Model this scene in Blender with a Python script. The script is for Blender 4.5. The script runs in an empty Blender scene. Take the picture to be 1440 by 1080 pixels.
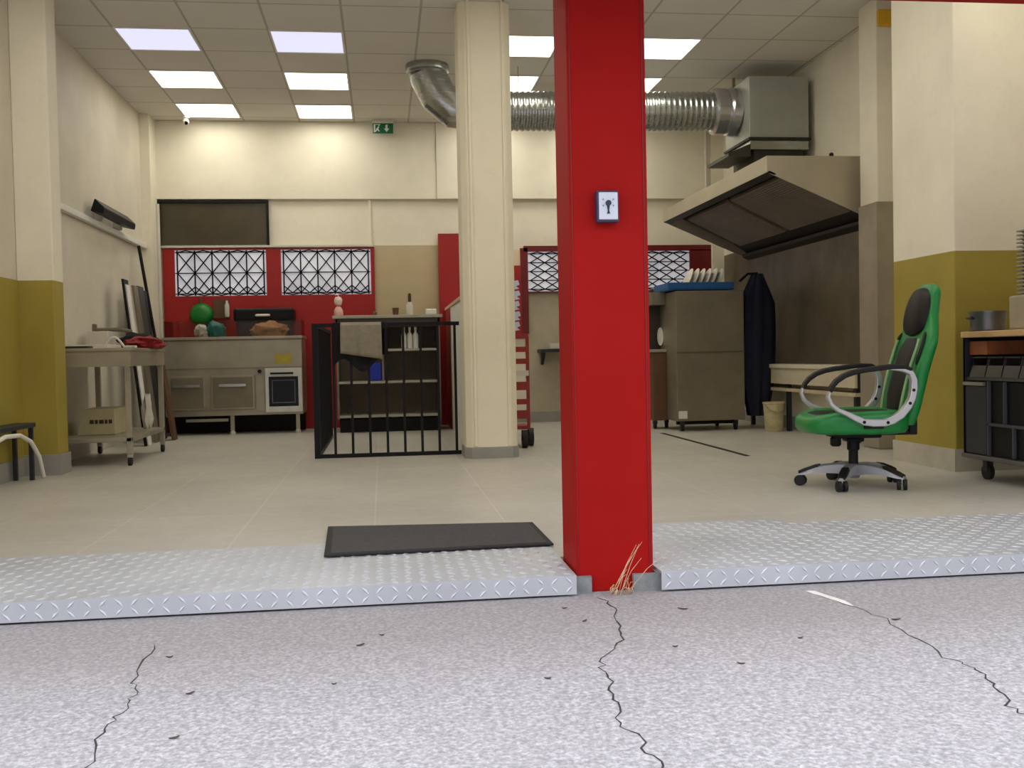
import bpy, bmesh, math, random
from mathutils import Vector, Matrix, noise
random.seed(7)
PI = math.pi
scene = bpy.context.scene
COL = scene.collection

# ------------------------------------------------------------------ camera
YAW, PITCH, ROLL, FPX, CAMZ = 0.126989, 0.0277988, 0.0201212, 1426.4, 0.77
cd = bpy.data.cameras.new('camera')
cd.sensor_fit = 'HORIZONTAL'; cd.sensor_width = 36.0; cd.lens = 36.0*FPX/1440.0
cd.clip_start = 0.05; cd.clip_end = 200
cam = bpy.data.objects.new('camera', cd); COL.objects.link(cam)
cy, sy, cp, sp = math.cos(YAW), math.sin(YAW), math.cos(PITCH), math.sin(PITCH)
fw = Vector((sy*cp, cy*cp, -sp)); rt = Vector((cy, -sy, 0)); dn = fw.cross(rt)
r2 = math.cos(ROLL)*rt + math.sin(ROLL)*dn
d2 = -math.sin(ROLL)*rt + math.cos(ROLL)*dn
m = Matrix((r2, -d2, -fw)).transposed().to_4x4(); m.translation = (0, 0, CAMZ)
cam.matrix_world = m
scene.camera = cam

# ------------------------------------------------------------------ world, light levels, exposure
SKY = 3.0            # overcast daylight over the street
WARM, COOL = 7.7, 0.95   # ceiling panels
w = bpy.data.worlds.new('overcast'); scene.world = w; w.use_nodes = True
bg = w.node_tree.nodes['Background']
bg.inputs[0].default_value = (0.90, 0.92, 1.0, 1); bg.inputs[1].default_value = SKY
vs = scene.view_settings
vs.view_transform = 'Standard'; vs.look = 'None'; vs.exposure = 0.0; vs.gamma = 1.0
try: vs.use_curve_mapping = False
except Exception: pass

# ------------------------------------------------------------------ materials
def lin(c):
    return tuple((x/12.92 if x <= .04045 else ((x+.055)/1.055)**2.4) for x in (c[0]/255, c[1]/255, c[2]/255)) + (1,)

class NT:
    def __init__(s, name):
        s.m = bpy.data.materials.new(name); s.m.use_nodes = True
        s.t = s.m.node_tree; s.b = s.t.nodes['Principled BSDF']; s.out = s.t.nodes['Material Output']
    def n(s, typ, **k):
        x = s.t.nodes.new(typ)
        for a, v in k.items(): setattr(x, a, v)
        return x
    def l(s, a, b): s.t.links.new(a, b)
    def co(s): 
        if not hasattr(s, '_co'): s._co = s.n('ShaderNodeTexCoord')
        return s._co.outputs['Object']
    def noise(s, scale, detail=4, rough=.55, vec=None):
        x = s.n('ShaderNodeTexNoise'); x.inputs['Scale'].default_value = scale
        x.inputs['Detail'].default_value = detail; x.inputs['Roughness'].default_value = rough
        s.l(vec or s.co(), x.inputs['Vector']); return x.outputs['Fac']
    def ramp(s, fac, stops):
        x = s.n('ShaderNodeValToRGB'); e = x.color_ramp.elements
        while len(e) < len(stops): e.new(.5)
        for q, (p, c) in zip(e, stops): q.position = p; q.color = c
        s.l(fac, x.inputs['Fac']); return x.outputs['Color']
    def math(s, op, a, b=None, c=None):
        x = s.n('ShaderNodeMath', operation=op)
        for i, v in enumerate((a, b, c)):
            if v is None: continue
            if isinstance(v, (int, float)): x.inputs[i].default_value = v
            else: s.l(v, x.inputs[i])
        return x.outputs[0]
    def mix(s, fac, a, b):
        x = s.n('ShaderNodeMix', data_type='RGBA')
        for sock, v in ((x.inputs[0], fac), (x.inputs[6], a), (x.inputs[7], b)):
            if isinstance(v, (int, float)): sock.default_value = v
            elif isinstance(v, tuple): sock.default_value = v
            else: s.l(v, sock)
        return x.outputs[2]
    def sep(s):
        x = s.n('ShaderNodeSeparateXYZ'); s.l(s.co(), x.inputs[0]); return x.outputs
    def bump(s, h, strength=.3, dist=.01):
        x = s.n('ShaderNodeBump'); x.inputs['Strength'].default_value = strength; x.inputs['Distance'].default_value = dist
        s.l(h, x.inputs['Height']); s.l(x.outputs[0], s.b.inputs['Normal'])
    def set(s, **k):
        for a, v in k.items():
            i = s.b.inputs[a]
            if isinstance(v, (int, float, tuple)): i.default_value = v
            else: s.l(v, i)
        return s

def shade(c, f): return (c[0]*f, c[1]*f, c[2]*f, 1)
MATS = {}
def mat(name, rgb, rough=.6, metal=0.0, var=.12, scale=6, bump=0.0, bscale=60, spec=.5):
    if name in MATS: return MATS[name]
    t = NT(name); c = lin(rgb)
    f = t.noise(scale)
    t.set(**{'Base Color': t.ramp(f, [(.3, shade(c, 1-var)), (.7, shade(c, 1+var))]), 'Roughness': rough, 'Metallic': metal, 'Specular IOR Level': spec})
    if bump: t.bump(t.noise(bscale, 2), bump, .004)
    MATS[name] = t.m; return t.m

def wall_mat(name, top, dado=None, zline=1.36, dirt=.1):
    t = NT(name); c = lin(top)
    f = t.noise(1.6, 5, .6); f2 = t.noise(9, 4, .6)
    base = t.ramp(f, [(.3, shade(c, 1-dirt)), (.7, shade(c, 1+dirt*.4))])
    base = t.mix(t.math('MULTIPLY', t.math('GREATER_THAN', f2, .62), .06), base, shade(c, .6))
    if dado:
        d = lin(dado); x = t.sep()
        db = t.ramp(f, [(.3, shade(d, .88)), (.7, shade(d, 1.1))])
        base = t.mix(t.math('LESS_THAN', x[2], zline), base, db)
    t.set(**{'Base Color': base, 'Roughness': .62, 'Specular IOR Level': .35})
    t.bump(t.noise(90, 3), .08, .004)
    return t.m

CREAM = (234, 228, 208)
M_wall = wall_mat('painted plaster cream', CREAM)
M_wall_dado = wall_mat('painted plaster with olive dado', CREAM, (160, 144, 62))
M_tan = wall_mat('painted plaster tan', (198, 182, 146))
M_stain = wall_mat('stained plaster', (186, 176, 152), dirt=.3)
M_olive = wall_mat('olive paint', (160, 144, 62))
M_cream2 = wall_mat('painted concrete cream', (238, 230, 204), dirt=.07)
M_base = mat('baseboard tile grey', (150, 148, 140), .45, var=.08)
M_white = mat('white paint', (226, 224, 216), .5, var=.04)
M_offwhite = mat('off white plastic', (205, 200, 188), .5, var=.06)
M_red = mat('red gloss paint', (152, 18, 14), .6, var=.07, scale=2, spec=.1)
M_redwall = mat('red painted board', (160, 18, 16), .45, var=.08, scale=3)
M_reddark = mat('dark red paint', (110, 14, 16), .45)
M_black = mat('black painted metal', (15, 15, 16), .5, var=.1, spec=.25)
M_rubber = mat('black rubber', (24, 24, 25), .75, var=.1)
M_mat = mat('ribbed grey mat', (66, 64, 65), .9, var=.2, scale=60, bump=.5, bscale=300)
M_dark = mat('dark plastic', (34, 36, 42), .5, var=.1)
M_blackcloth = mat('black cloth', (20, 20, 24), .95, var=.2, scale=20)
M_navy = mat('navy cloth', (16, 23, 44), .9, var=.3, scale=12)
M_greycloth = mat('grey towel', (140, 132, 116), .95, var=.1, scale=30, bump=.4, bscale=200)
M_blue = mat('blue plastic', (22, 48, 170), .45, var=.08)
M_tray = mat('blue tray plastic', (24, 84, 140), .5, var=.1)
M_wood = mat('pale wood', (196, 160, 112), .55, var=.15, scale=14)
M_brown = mat('brown wood', (96, 66, 42), .55, var=.2, scale=10)
M_orange = mat('orange brown wood', (150, 84, 46), .6, var=.2, scale=10)
M_concrete = mat('grey concrete', (128, 132, 132), .85, var=.2, scale=25, bump=.4, bscale=120)
M_green = mat('green leatherette', (22, 128, 58), .38, var=.08, scale=20, bump=.12, bscale=150)
M_greenlight = mat('pale green piping', (140, 176, 120), .5)
M_padblack = mat('black leatherette', (22, 20, 20), .5, var=.1, spec=.3, bump=.12, bscale=150)
M_silver = mat('silver plastic', (190, 192, 194), .3, metal=.55, var=.05)
M_chrome = mat('chrome', (200, 200, 204), .22, metal=.9, var=.03)
M_satin = mat('satin silver', (165, 166, 170), .35, metal=.5, var=.04)
M_pink = mat('pink glaze', (226, 176, 164), .4)
M_teal = mat('teal film', (38, 128, 126), .35, var=.25, scale=18)
M_brightgreen = mat('green enamel', (16, 120, 44), .35)
M_paper = mat('brown paper', (186, 138, 92), .8, var=.2, scale=20)
M_card = mat('pale cardboard', (176, 166, 130), .8, var=.1)
M_redcloth = mat('red cloth', (142, 24, 32), .85, var=.25, scale=18)
M_yellow = mat('yellow plastic', (226, 176, 40), .5)
M_crack = mat('crack soil', (58, 54, 50), .95, var=.3, scale=40)
M_leaf = mat('dry leaf', (72, 62, 52), .8, var=.3, scale=60)
M_straw = mat('dry straw', (214, 188, 150), .8, var=.2, scale=60)
M_signgreen = mat('sign green', (8, 104, 62), .4, var=.02)
M_lilac = mat('pale lilac plastic', (196, 200, 222), .5, var=.08, scale=30)
M_keyplate = mat('brushed key plate', (200, 206, 218), .38, metal=.35, var=.04)
M_bin = mat('smoky clear plastic', (40, 39, 38), .25, var=.1)
M_fascia = mat('facade render', (200, 196, 188), .8)

def steel(name, rgb, rough=.3, metal=.9, dirt=.25, stretch=(1, 1, 12), bands=0.):
    t = NT(name); c = lin(rgb)
    mp = t.n('ShaderNodeMapping'); mp.inputs['Scale'].default_value = stretch; t.l(t.co(), mp.inputs[0])
    f = t.noise(3, 4, .6, mp.outputs[0]); g = t.noise(2.2, 4, .6)
    col = t.ramp(g, [(.3, shade(c, 1-dirt)), (.7, shade(c, 1+dirt*.3))])
    t.set(**{'Base Color': col, 'Metallic': metal, 'Roughness': t.math('ADD', t.math('MULTIPLY', f, .2), rough-.1)})
    t.bump(t.noise(14, 2, .5, mp.outputs[0]), .03, .01)
    return t.m
M_steel = steel('stainless steel', (172, 164, 146), .38, .45)
M_steeldark = steel('dark stainless wall sheet', (118, 107, 90), .38, .4, .4, (1, 3, .3))
M_steelcab = steel('brushed stainless cabinet', (138, 129, 110), .42, .4, .25)
M_duct = steel('galvanised duct', (176, 180, 176), .26, .95, .2)
M_hood = steel('hood stainless', (182, 173, 152), .42, .45, .12)
M_filter = steel('grease filter mesh', (132, 120, 104), .45, .4, .3)
M_plate = steel('aluminium checker plate', (196, 200, 206), .45, .4, .15, (1, 1, 1))

# asphalt
t = NT('pale worn asphalt'); v = t.n('ShaderNodeTexVoronoi'); v.inputs['Scale'].default_value = 150; t.l(t.co(), v.inputs['Vector'])
big = t.noise(1.3, 5, .6); sm = t.noise(75, 5, .75)
c = t.ramp(sm, [(.34, (.19, .185, .19, 1)), (.5, (.37, .36, .37, 1)), (.64, (.66, .64, .66, 1))])
c = t.mix(t.math('MULTIPLY', v.outputs['Distance'], .35), c, (.55, .54, .56, 1))
xs = t.sep()
c = t.mix(t.math('MULTIPLY', big, .3), c, (.40, .38, .385, 1))
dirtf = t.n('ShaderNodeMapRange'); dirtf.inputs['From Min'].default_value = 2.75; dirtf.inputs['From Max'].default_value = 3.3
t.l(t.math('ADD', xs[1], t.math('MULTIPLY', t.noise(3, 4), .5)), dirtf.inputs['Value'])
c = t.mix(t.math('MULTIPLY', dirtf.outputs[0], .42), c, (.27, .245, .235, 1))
t.set(**{'Base Color': c, 'Roughness': .95, 'Specular IOR Level': .2}); t.bump(sm, .6, .006); M_asphalt = t.m

# interior floor: grey sheet tiles, pale joints every 0.6 m
t = NT('grey floor tiles'); xs = t.sep()
def joint(nt, val, off, wd):
    f = nt.math('FRACT', nt.math('DIVIDE', nt.math('ADD', val, off), .6))
    return nt.math('LESS_THAN', nt.math('ABSOLUTE', nt.math('SUBTRACT', f, .5)), wd)
f = t.noise(1.1, 5, .6); f2 = t.noise(14, 4, .65)
c = t.ramp(f, [(.3, lin((178, 174, 165))), (.7, lin((198, 194, 184)))])
c = t.mix(t.math('MULTIPLY', f2, .25), c, lin((164, 156, 144)))
jx = joint(t, xs[0], 10.55, .006); jy = joint(t, xs[1], 10.1, .006)
j = t.math('MULTIPLY', t.math('MAXIMUM', jx, jy), t.math('MULTIPLY', t.noise(1.7), .75))
c = t.mix(j, c, lin((222, 216, 204)))
t.set(**{'Base Color': c, 'Roughness': t.math('ADD', t.math('MULTIPLY', f2, .25), .28), 'Specular IOR Level': .4}); M_floor = t.m

# suspended ceiling tiles
t = NT('ceiling tiles'); xs = t.sep()
f = t.noise(1.0, 3); f2 = t.noise(160, 2)
c = t.ramp(f, [(.3, lin((216, 212, 204))), (.7, lin((226, 222, 214)))])
c = t.mix(t.math('MULTIPLY', f2, .12), c, lin((180, 174, 164)))
gx = joint(t, xs[0], .245+.3+6, .016); gy = joint(t, xs[1], -8.37+.3+12, .016)
g = t.math('MAXIMUM', gx, gy)
c = t.mix(t.math('MULTIPLY', g, .5), c, lin((128, 120, 108)))
t.set(**{'Base Color': c, 'Roughness': .9, 'Specular IOR Level': .1}); t.bump(t.math('SUBTRACT', f2, g), .25, .004); M_ceil = t.m

def emis(name, col, strength):
    t = NT(name); t.set(**{'Base Color': (.1, .1, .1, 1), 'Emission Color': col, 'Emission Strength': strength}); return t.m
M_warm = emis('warm light panel', (1.0, .945, .81, 1), WARM)
M_cool = emis('cool light panel', (.80, .80, 1.0, 1), COOL)

def glass(name, col, amt):
    t = NT(name); tr = t.n('ShaderNodeBsdfTransparent'); tr.inputs[0].default_value = col
    gl = t.n('ShaderNodeBsdfGlossy'); gl.inputs['Roughness'].default_value = .05
    mx = t.n('ShaderNodeMixShader'); mx.inputs[0].default_value = amt
    t.l(tr.outputs[0], mx.inputs[1]); t.l(gl.outputs[0], mx.inputs[2]); t.l(mx.outputs[0], t.out.inputs[0]); return t.m
M_glass = glass('counter glass', (.80, .78, .76, 1), .02)
M_darkpane = mat('dark taupe pane', (74, 66, 50), .25, var=.25, scale=2)
M_blackglass = mat('black glass', (10, 11, 13), .12, var=.1, spec=.2)
t = NT('frosted pane'); f = t.noise(3, 4); c = t.ramp(f, [(.3, (.52, .52, .58, 1)), (.7, (.82, .82, .88, 1))]); t.set(**{'Base Color': c, 'Roughness': .3, 'Emission Color': c, 'Emission Strength': .38}); M_pane = t.m   # daylight behind frosted glass

# ------------------------------------------------------------------ mesh builder
def root_of(o):
    while o.parent: o = o.parent
    return o
class MB:
    def __init__(s): s.v = []; s.f = []
    def add(s, vs, fs):
        b = len(s.v); s.v += [tuple(x) for x in vs]; s.f += [tuple(i+b for i in f) for f in fs]; return s
    def box(s, x0, x1, y0, y1, z0, z1):
        return s.add([(x0,y0,z0),(x1,y0,z0),(x1,y1,z0),(x0,y1,z0),(x0,y0,z1),(x1,y0,z1),(x1,y1,z1),(x0,y1,z1)],
                     [(0,3,2,1),(4,5,6,7),(0,1,5,4),(1,2,6,5),(2,3,7,6),(3,0,4,7)])
    def prism(s, pts, axis, a, b):
        n = len(pts)
        def p(q, h): return {'x': (h, q[0], q[1]), 'y': (q[0], h, q[1]), 'z': (q[0], q[1], h)}[axis]
        return s.add([p(q, a) for q in pts]+[p(q, b) for q in pts],
                     [tuple(range(n)), tuple(range(2*n-1, n-1, -1))]+[(i, i+n, (i+1) % n+n, (i+1) % n) for i in range(n)])
    def tube(s, pts, r, n=12, cap=True):
        pts = [Vector(p) for p in pts]; rs = r if isinstance(r, (list, tuple)) else [r]*len(pts)
        rings = []; up = None
        for i, p in enumerate(pts):
            a = (pts[i]-pts[i-1]).normalized() if i else None
            b = (pts[i+1]-pts[i]).normalized() if i < len(pts)-1 else None
            d = (a+b).normalized() if a and b else (a or b)
            if up is None:
                up = Vector((0, 0, 1)) if abs(d.z) < .9 else Vector((0, 1, 0))
            u = (up-d*up.dot(d)).normalized(); w_ = d.cross(u); up = u
            k = 1.0
            if a and b: k = 1/max(.5, math.cos(a.angle(b, 0)/2))
            ring = []
            for j in range(n):
                q = 2*PI*j/n; ring.append(p+(u*math.cos(q)*k+w_*math.sin(q))*rs[i])
            rings.append(ring)
        vs = [q for ring in rings for q in ring]; fs = []
        for i in range(len(pts)-1):
            for j in range(n):
                fs.append((i*n+j, i*n+(j+1) % n, (i+1)*n+(j+1) % n, (i+1)*n+j))
        if cap: fs += [tuple(range(n-1, -1, -1)), tuple((len(pts)-1)*n+j for j in range(n))]
        return s.add(vs, fs)
    def lathe(s, cx, cy_, prof, n=24):
        vs = []; fs = []
        for r, z in prof:
            for j in range(n): vs.append((cx+r*math.cos(2*PI*j/n), cy_+r*math.sin(2*PI*j/n), z))
        for i in range(len(prof)-1):
            for j in range(n): fs.append((i*n+j, i*n+(j+1) % n, (i+1)*n+(j+1) % n, (i+1)*n+j))
        fs += [tuple(range(n-1, -1, -1)), tuple((len(prof)-1)*n+j for j in range(n))]
        return s.add(vs, fs)
    def grid(s, rows, closed=False, capends=False):
        n = len(rows[0]); vs = [p for r in rows for p in r]; fs = []
        for i in range(len(rows)-1):
            for j in range(n if closed else n-1):
                fs.append((i*n+j, i*n+(j+1) % n, (i+1)*n+(j+1) % n, (i+1)*n+j))
        if capends: fs += [tuple(range(n-1, -1, -1)), tuple((len(rows)-1)*n+j for j in range(n))]
        return s.add(vs, fs)
    def ribbon(s, pts, y, wd, th):
        """a flat bar bent along points (x, z), WD wide across y and TH thick"""
        P = [Vector((p[0], p[1])) for p in pts]; rows = []
        for i, p in enumerate(P):
            d = (P[min(i+1, len(P)-1)]-P[max(i-1, 0)]).normalized(); nn = Vector((-d.y, d.x))
            k = th[i] if isinstance(th, list) else th
            a, b = p+nn*k/2, p-nn*k/2
            rows.append([(a.x, y-wd/2, a.y), (a.x, y+wd/2, a.y), (b.x, y+wd/2, b.y), (b.x, y-wd/2, b.y)])
        return s.grid(rows, True, True)
    def blob(s, c, r, amp=.2, freq=3, seed=0, sub=3):
        bm = bmesh.new(); bmesh.ops.create_icosphere(bm, subdivisions=sub, radius=1)
        vs = []
        for q in bm.verts:
            k = 1+amp*noise.noise(q.co*freq+Vector((seed*7.3, seed, 0)))
            z = max(q.co.z, -.75)
            vs.append((c[0]+q.co.x*k*r[0], c[1]+q.co.y*k*r[1], c[2]+z*k*r[2]))
        fs = [tuple(x.index for x in f.verts) for f in bm.faces]; bm.free()
        return s.add(vs, fs)
    def build(s, name, m, parent=None, local=False, smooth=0, bevel=0, seg=2, keep=False):
        me = bpy.data.meshes.new(name); v = [Vector(q) for q in s.v]
        o = bpy.data.objects.new(name, me); COL.objects.link(o)
        if parent is not None:
            o.parent = parent
            if not local:
                L = root_of(parent).location; v = [q-L for q in v]
        elif not keep:
            lo = [min(q[i] for q in v) for i in range(3)]; hi = [max(q[i] for q in v) for i in range(3)]
            L = Vector(((lo[0]+hi[0])/2, (lo[1]+hi[1])/2, lo[2])); v = [q-L for q in v]; o.location = L
        me.from_pydata(v, [], s.f); me.materials.append(m)
        bm = bmesh.new(); bm.from_mesh(me); bmesh.ops.recalc_face_normals(bm, faces=bm.faces); bm.to_mesh(me); bm.free()
        if smooth:
            for p in me.polygons: p.use_smooth = True
            me.set_sharp_from_angle(angle=math.radians(smooth))
        if bevel:
            b = o.modifiers.new('bevel', 'BEVEL'); b.width = bevel; b.segments = seg; b.limit_method = 'ANGLE'; b.angle_limit = math.radians(40)
        me.update(); return o

def thing(name, label, cat, loc=(0, 0, 0), rotz=0, group=None):
    o = bpy.data.objects.new(name, None); COL.objects.link(o); o.empty_display_size = .1
    o.location = loc; o.rotation_euler = (0, 0, rotz); return tag(o, label, cat, group)
def tag(o, label, cat, group=None):
    o['label'] = label; o['category'] = cat
    if group: o['group'] = group
    return o
def struct(o): o['kind'] = 'structure'; return o
def B(*a): return MB().box(*a)
def copy_tree(o, parent=None):
    c = o.copy(); COL.objects.link(c)
    if parent is not None: c.parent = parent
    for ch in list(o.children): copy_tree(ch, c)
    return c

# ================================================================== THE SETTING
ZC, YB, XL, XR = 3.42, 11.6, -2.5, 4.0
g = struct(B(-22, 24, -10, 3.9, -.3, -.07).build('ground', M_asphalt, keep=True))
struct(B(XL-.2, XR+.2, 3.8, YB+.2, -.1, 0).build('floor', M_floor, keep=True))
struct(B(XL-.2, XR+.2, 3.8, YB+.2, ZC, ZC+.12).build('ceiling', M_ceil, keep=True))
struct(B(XL-.15, XL, 3.5, YB, 0, ZC).build('wall_left', wall_mat('left wall paint', (214, 206, 188), None, dirt=.12), keep=True))
struct(B(XL, XL+.012, 3.8, 7.43, 0.13, 1.36).build('trim_1', M_olive, keep=True))
struct(B(XR, XR+.15, 3.5, YB, 0, ZC).build('wall_right', M_wall, keep=True))
struct(B(XL-.15, XR+.15, YB, YB+.15, 0, ZC).build('wall_back', M_wall, keep=True))
# upper back wall stands proud of the lower wall
struct(B(XL, .66, YB-.05, YB, 2.56, ZC).build('trim_2', M_wall, keep=True, bevel=.006))
struct(B(.66, 3.86, YB-.07, YB, 2.56, ZC).build('trim_3', M_wall, keep=True, bevel=.006))
struct(B(-.112, -.085, YB-.03, YB, 2.05, 2.56).build('trim_4', M_wall, keep=True))
struct(B(-.07, .66, YB-.02, YB, 0.1, 2.045).build('trim_5', M_tan, keep=True))
struct(B(1.645, XR, YB-.02, YB, 0.1, 1.49).build('trim_6', M_stain, keep=True))
struct(B(3.86, XR, YB-.12, YB, 0, ZC).build('trim_7', M_wall, keep=True))
struct(B(XL, XL+.1, YB-.35, YB, 0, ZC).build('trim_8', M_wall, keep=True))
# pilasters
struct(B(XL, -2.255, 7.43, 7.65, 0, ZC).build('pillar_left', M_wall_dado, keep=True, bevel=.008))
struct(B(3.5, XR, 5.85, 6.6, 0, ZC).build('pillar_right', M_wall_dado, keep=True, bevel=.008))
struct(B(3.75, XR, 7.3, 7.58, 0, ZC).build('pillar_right_slim', M_wall, keep=True, bevel=.008))
# baseboards
struct(B(XL, XL+.018, 3.8, 7.43, 0, .13).build('baseboard_left', M_base, keep=True))
struct(MB().box(XL, -2.24, 7.415, 7.43, 0, .145).box(-2.255, -2.24, 7.43, 7.65, 0, .145).build('baseboard_left_pillar', M_base, keep=True))
struct(MB().box(3.485, 4.0, 5.835, 5.85, 0, .138).box(3.485, 3.5, 5.85, 6.6, 0, .138).build('baseboard_right_pillar', mat('pale baseboard', (186, 180, 164), .5), keep=True))
struct(MB().box(3.985, 4.0, 7.6, YB, 0, .12).build('baseboard_right', M_base, keep=True))
struct(MB().box(-.07, 3.86, YB-.035, YB-.02, 0, .12).build('baseboard_back', M_base, keep=True))
# facade over the opening, its lintel
struct(B(-9, 11, 3.56, 3.86, 2.5, 6.5).build('wall_front', M_fascia, keep=True))
struct(B(-22, 24, -10.5, -10, -.07, 5.5).build('unseen_wall_opposite', mat('opposite facade', (150, 142, 130), .8, var=.2, scale=.6), keep=True))  # unseen facade, added across the street to darken reflections
struct(MB().box(-9, -2.5, 3.56, 3.86, -.07, 2.5).build('wall_front_left', M_fascia, keep=True))
struct(MB().box(4.15, 11, 3.56, 3.86, -.07, 2.5).build('wall_front_right', M_fascia, keep=True))
struct(MB().box(-2.6, 4.1, 3.52, 3.84, 2.147, 2.5).build('lintel', M_red, keep=True, bevel=.006))
# unseen overhang added over the shopfront to darken the column top
struct(MB().box(-9, 11, 2.4, 3.56, 2.27, 2.65).build('shade_overhang', M_fascia, keep=True))
# kerb under the threshold plates
struct(MB().box(-2.6, .655, 3.475, 3.8, -.07, -.006).box(.655, .712, 3.475, 3.496, -.07, -.01).build('kerb_left', M_concrete, keep=True))
struct(MB().box(.945, 4.1, 3.475, 3.8, -.07, -.006).box(.862, .945, 3.475, 3.496, -.07, -.01).build('kerb_right', M_concrete, keep=True))

# cracks in the asphalt
def crack(pts, wd):
    mb = MB(); P = []
    for i in range(len(pts)-1):
        a, b = Vector((*pts[i], 0)), Vector((*pts[i+1], 0)); k = 7
        for q in range(k):
            p = a.lerp(b, q/k); j = .014
            P.append((p.x+random.uniform(-j, j), p.y+random.uniform(-j, j)*.6))
    P.append(pts[-1]); rows = []
    for i, p in enumerate(P):
        d = Vector((P[min(i+1, len(P)-1)][0]-P[max(0, i-1)][0], P[min(i+1, len(P)-1)][1]-P[max(0, i-1)][1])); d.normalize()
        n_ = Vector((-d.y, d.x)); h = wd*random.uniform(.35, 1.1)*(.3 if i in (0, len(P)-1) else 1)/2
        rows.append([(p[0]+n_.x*h, p[1]+n_.y*h, -.0693), (p[0]-n_.x*h, p[1]-n_.y*h, -.0693)])
    mb.grid(rows)
    mb.build('crack', M_crack, g, local=True)
crack([(-.69, 3.13), (-.664, 2.754), (-.633, 2.58), (-.655, 2.39), (-.62, 2.1), (-.63, 1.8)], .005)
crack([(.73, 3.42), (.735, 3.2), (.70, 2.93), (.574, 2.70), (.556, 2.49), (.522, 2.27), (.535, 2.09), (.55, 1.9), (.56, 1.6)], .0065)
crack([(1.46, 3.3), (1.53, 2.96), (1.494, 2.55), (1.52, 2.40), (1.43, 2.19), (1.44, 2.0), (1.46, 1.6)], .007)

MB().grid([[(1.445, 3.36, -.0693), (1.475, 3.355, -.0693)], [(1.455, 3.30, -.0693), (1.49, 3.29, -.0693)], [(1.475, 3.22, -.0693), (1.515, 3.2, -.0693)], [(1.50, 3.13, -.0693), (1.512, 3.125, -.0693)]]).build('paint_mark', mat('chalky white', (224, 220, 216), .9, var=.1), g, local=True)

# ================================================================== THRESHOLD
def checker(name, label, x0, x1, yb, notch=None):
    r = thing(name, label, 'threshold plate', ((x0+x1)/2, 3.46, -.06))
    y0 = 3.445
    mb = MB()
    if notch: mb.prism([(x0, y0+.005), (x1, y0+.005), (x1, notch[1]), (notch[0]+.04, notch[1]), (notch[0], yb), (x0, yb)], 'z', -.005, .004)
    else: mb.box(x0, x1, y0+.005, yb, -.005, .004)
    def loz(mb, c, u, v_, nrm, L=.022, W=.0075, h=.0035):
        c, u, v_, nrm = map(Vector, (c, u, v_, nrm))
        mb.add([c+u*L, c+v_*W, c-u*L, c-v_*W, c+u*L*.45+nrm*h, c-u*L*.45+nrm*h], [(0, 1, 4), (1, 2, 5, 4), (2, 3, 5), (3, 0, 4, 5)])
    s = .05; k = math.sqrt(.5); ny = int((yb-y0)/s); nx = int((x1-x0)/s)
    for i in range(nx):
        for j in range(ny):
            x, y = x0+(i+.5)*s, y0+(j+.5)*s
            if notch and y > notch[1]-.02 and x > notch[0]-.02: continue
            sg = 1 if (i+j) % 2 else -1
            loz(mb, (x, y, .004), (k, k*sg, 0), (-k*sg, k, 0), (0, 0, 1))
    mb.build('tread', M_plate, r)
    mb = B(x0, x1, y0, y0+.005, -.062, .004)
    for i in range(nx):
        for j in range(2):
            sg = 1 if (i+j) % 2 else -1
            loz(mb, (x0+(i+.5)*s, y0, -.0135-j*.031), (k, 0, k*sg), (-k*sg, 0, k), (0, -1, 0), .019, .0055, .0025)
    mb.build('lip', M_plate, r)
checker('checker_plate', 'aluminium checker plate threshold with the dark doormat on it', -2.5, .652, 4.27)
checker('checker_plate', 'aluminium checker plate threshold on the green chair side of the red column', .955, 4.0, 4.43, (1.75, 4.3))

# doormat
r = thing('doormat', 'flat dark grey rubber doormat lying across the threshold', 'doormat', (.2, 4.25, .007))
MB().prism([(-.24, 3.955), (.665, 3.99), (.66, 4.53), (-.26, 4.64)], 'z', .0075, .016).build('backing', M_rubber, r, bevel=.003)
MB().prism([(-.215, 3.98), (.64, 4.01), (.636, 4.51), (-.234, 4.612)], 'z', .016, .0185).build('pile', M_mat, r)

# red steel column (H section, boxed) with key switch
r = thing('steel_column', 'red painted steel column standing at the middle of the open shopfront', 'column', (.778, 3.65, -.07))
B(.661, .941, 3.5, 3.757, -.07, 2.147).build('shaft', M_red, r, bevel=.005)
B(.926, .9295, 3.4975, 3.5, -.02, 2.147).build('weld_seam', M_reddark, r)
B(.668, .671, 3.4975, 3.5, -.02, 2.147).build('weld_seam', M_reddark, r)
r = thing('key_switch', 'small grey key switch box screwed to the red column', 'key switch', (.79, 3.5, 1.23))
B(.751, .829, 3.462, 3.4975, 1.228, 1.336).build('housing', mat('dark blue grey plastic', (52, 56, 84), .5), r, bevel=.004)
B(.757, .824, 3.456, 3.462, 1.235, 1.330).build('cover', M_keyplate, r, bevel=.003)
mb = MB().tube([(.790, 3.4562, 1.292), (.790, 3.450, 1.292)], .010, 16)
mb.build('key_cylinder', mat('dark lock metal', (52, 66, 80), .35, metal=.6), r)
MB().prism([(.785, 1.288), (.795, 1.288), (.792, 1.266), (.795, 1.256), (.785, 1.256), (.788, 1.266)], 'y', 3.452, 3.4565).build('key', mat('dark key metal', (48, 54, 66), .35, metal=.6), r)
for x, z, d in ((.772, 1.306, 1), (.808, 1.306, 1), (.772, 1.282, -1), (.808, 1.282, -1)):
    MB().prism([(x-.004, z-.004*d), (x+.004, z-.004*d), (x, z+.004*d)], 'y', 3.4552, 3.4562).build('printed_arrow', mat('print grey', (128, 132, 156), .6), r)

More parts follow.
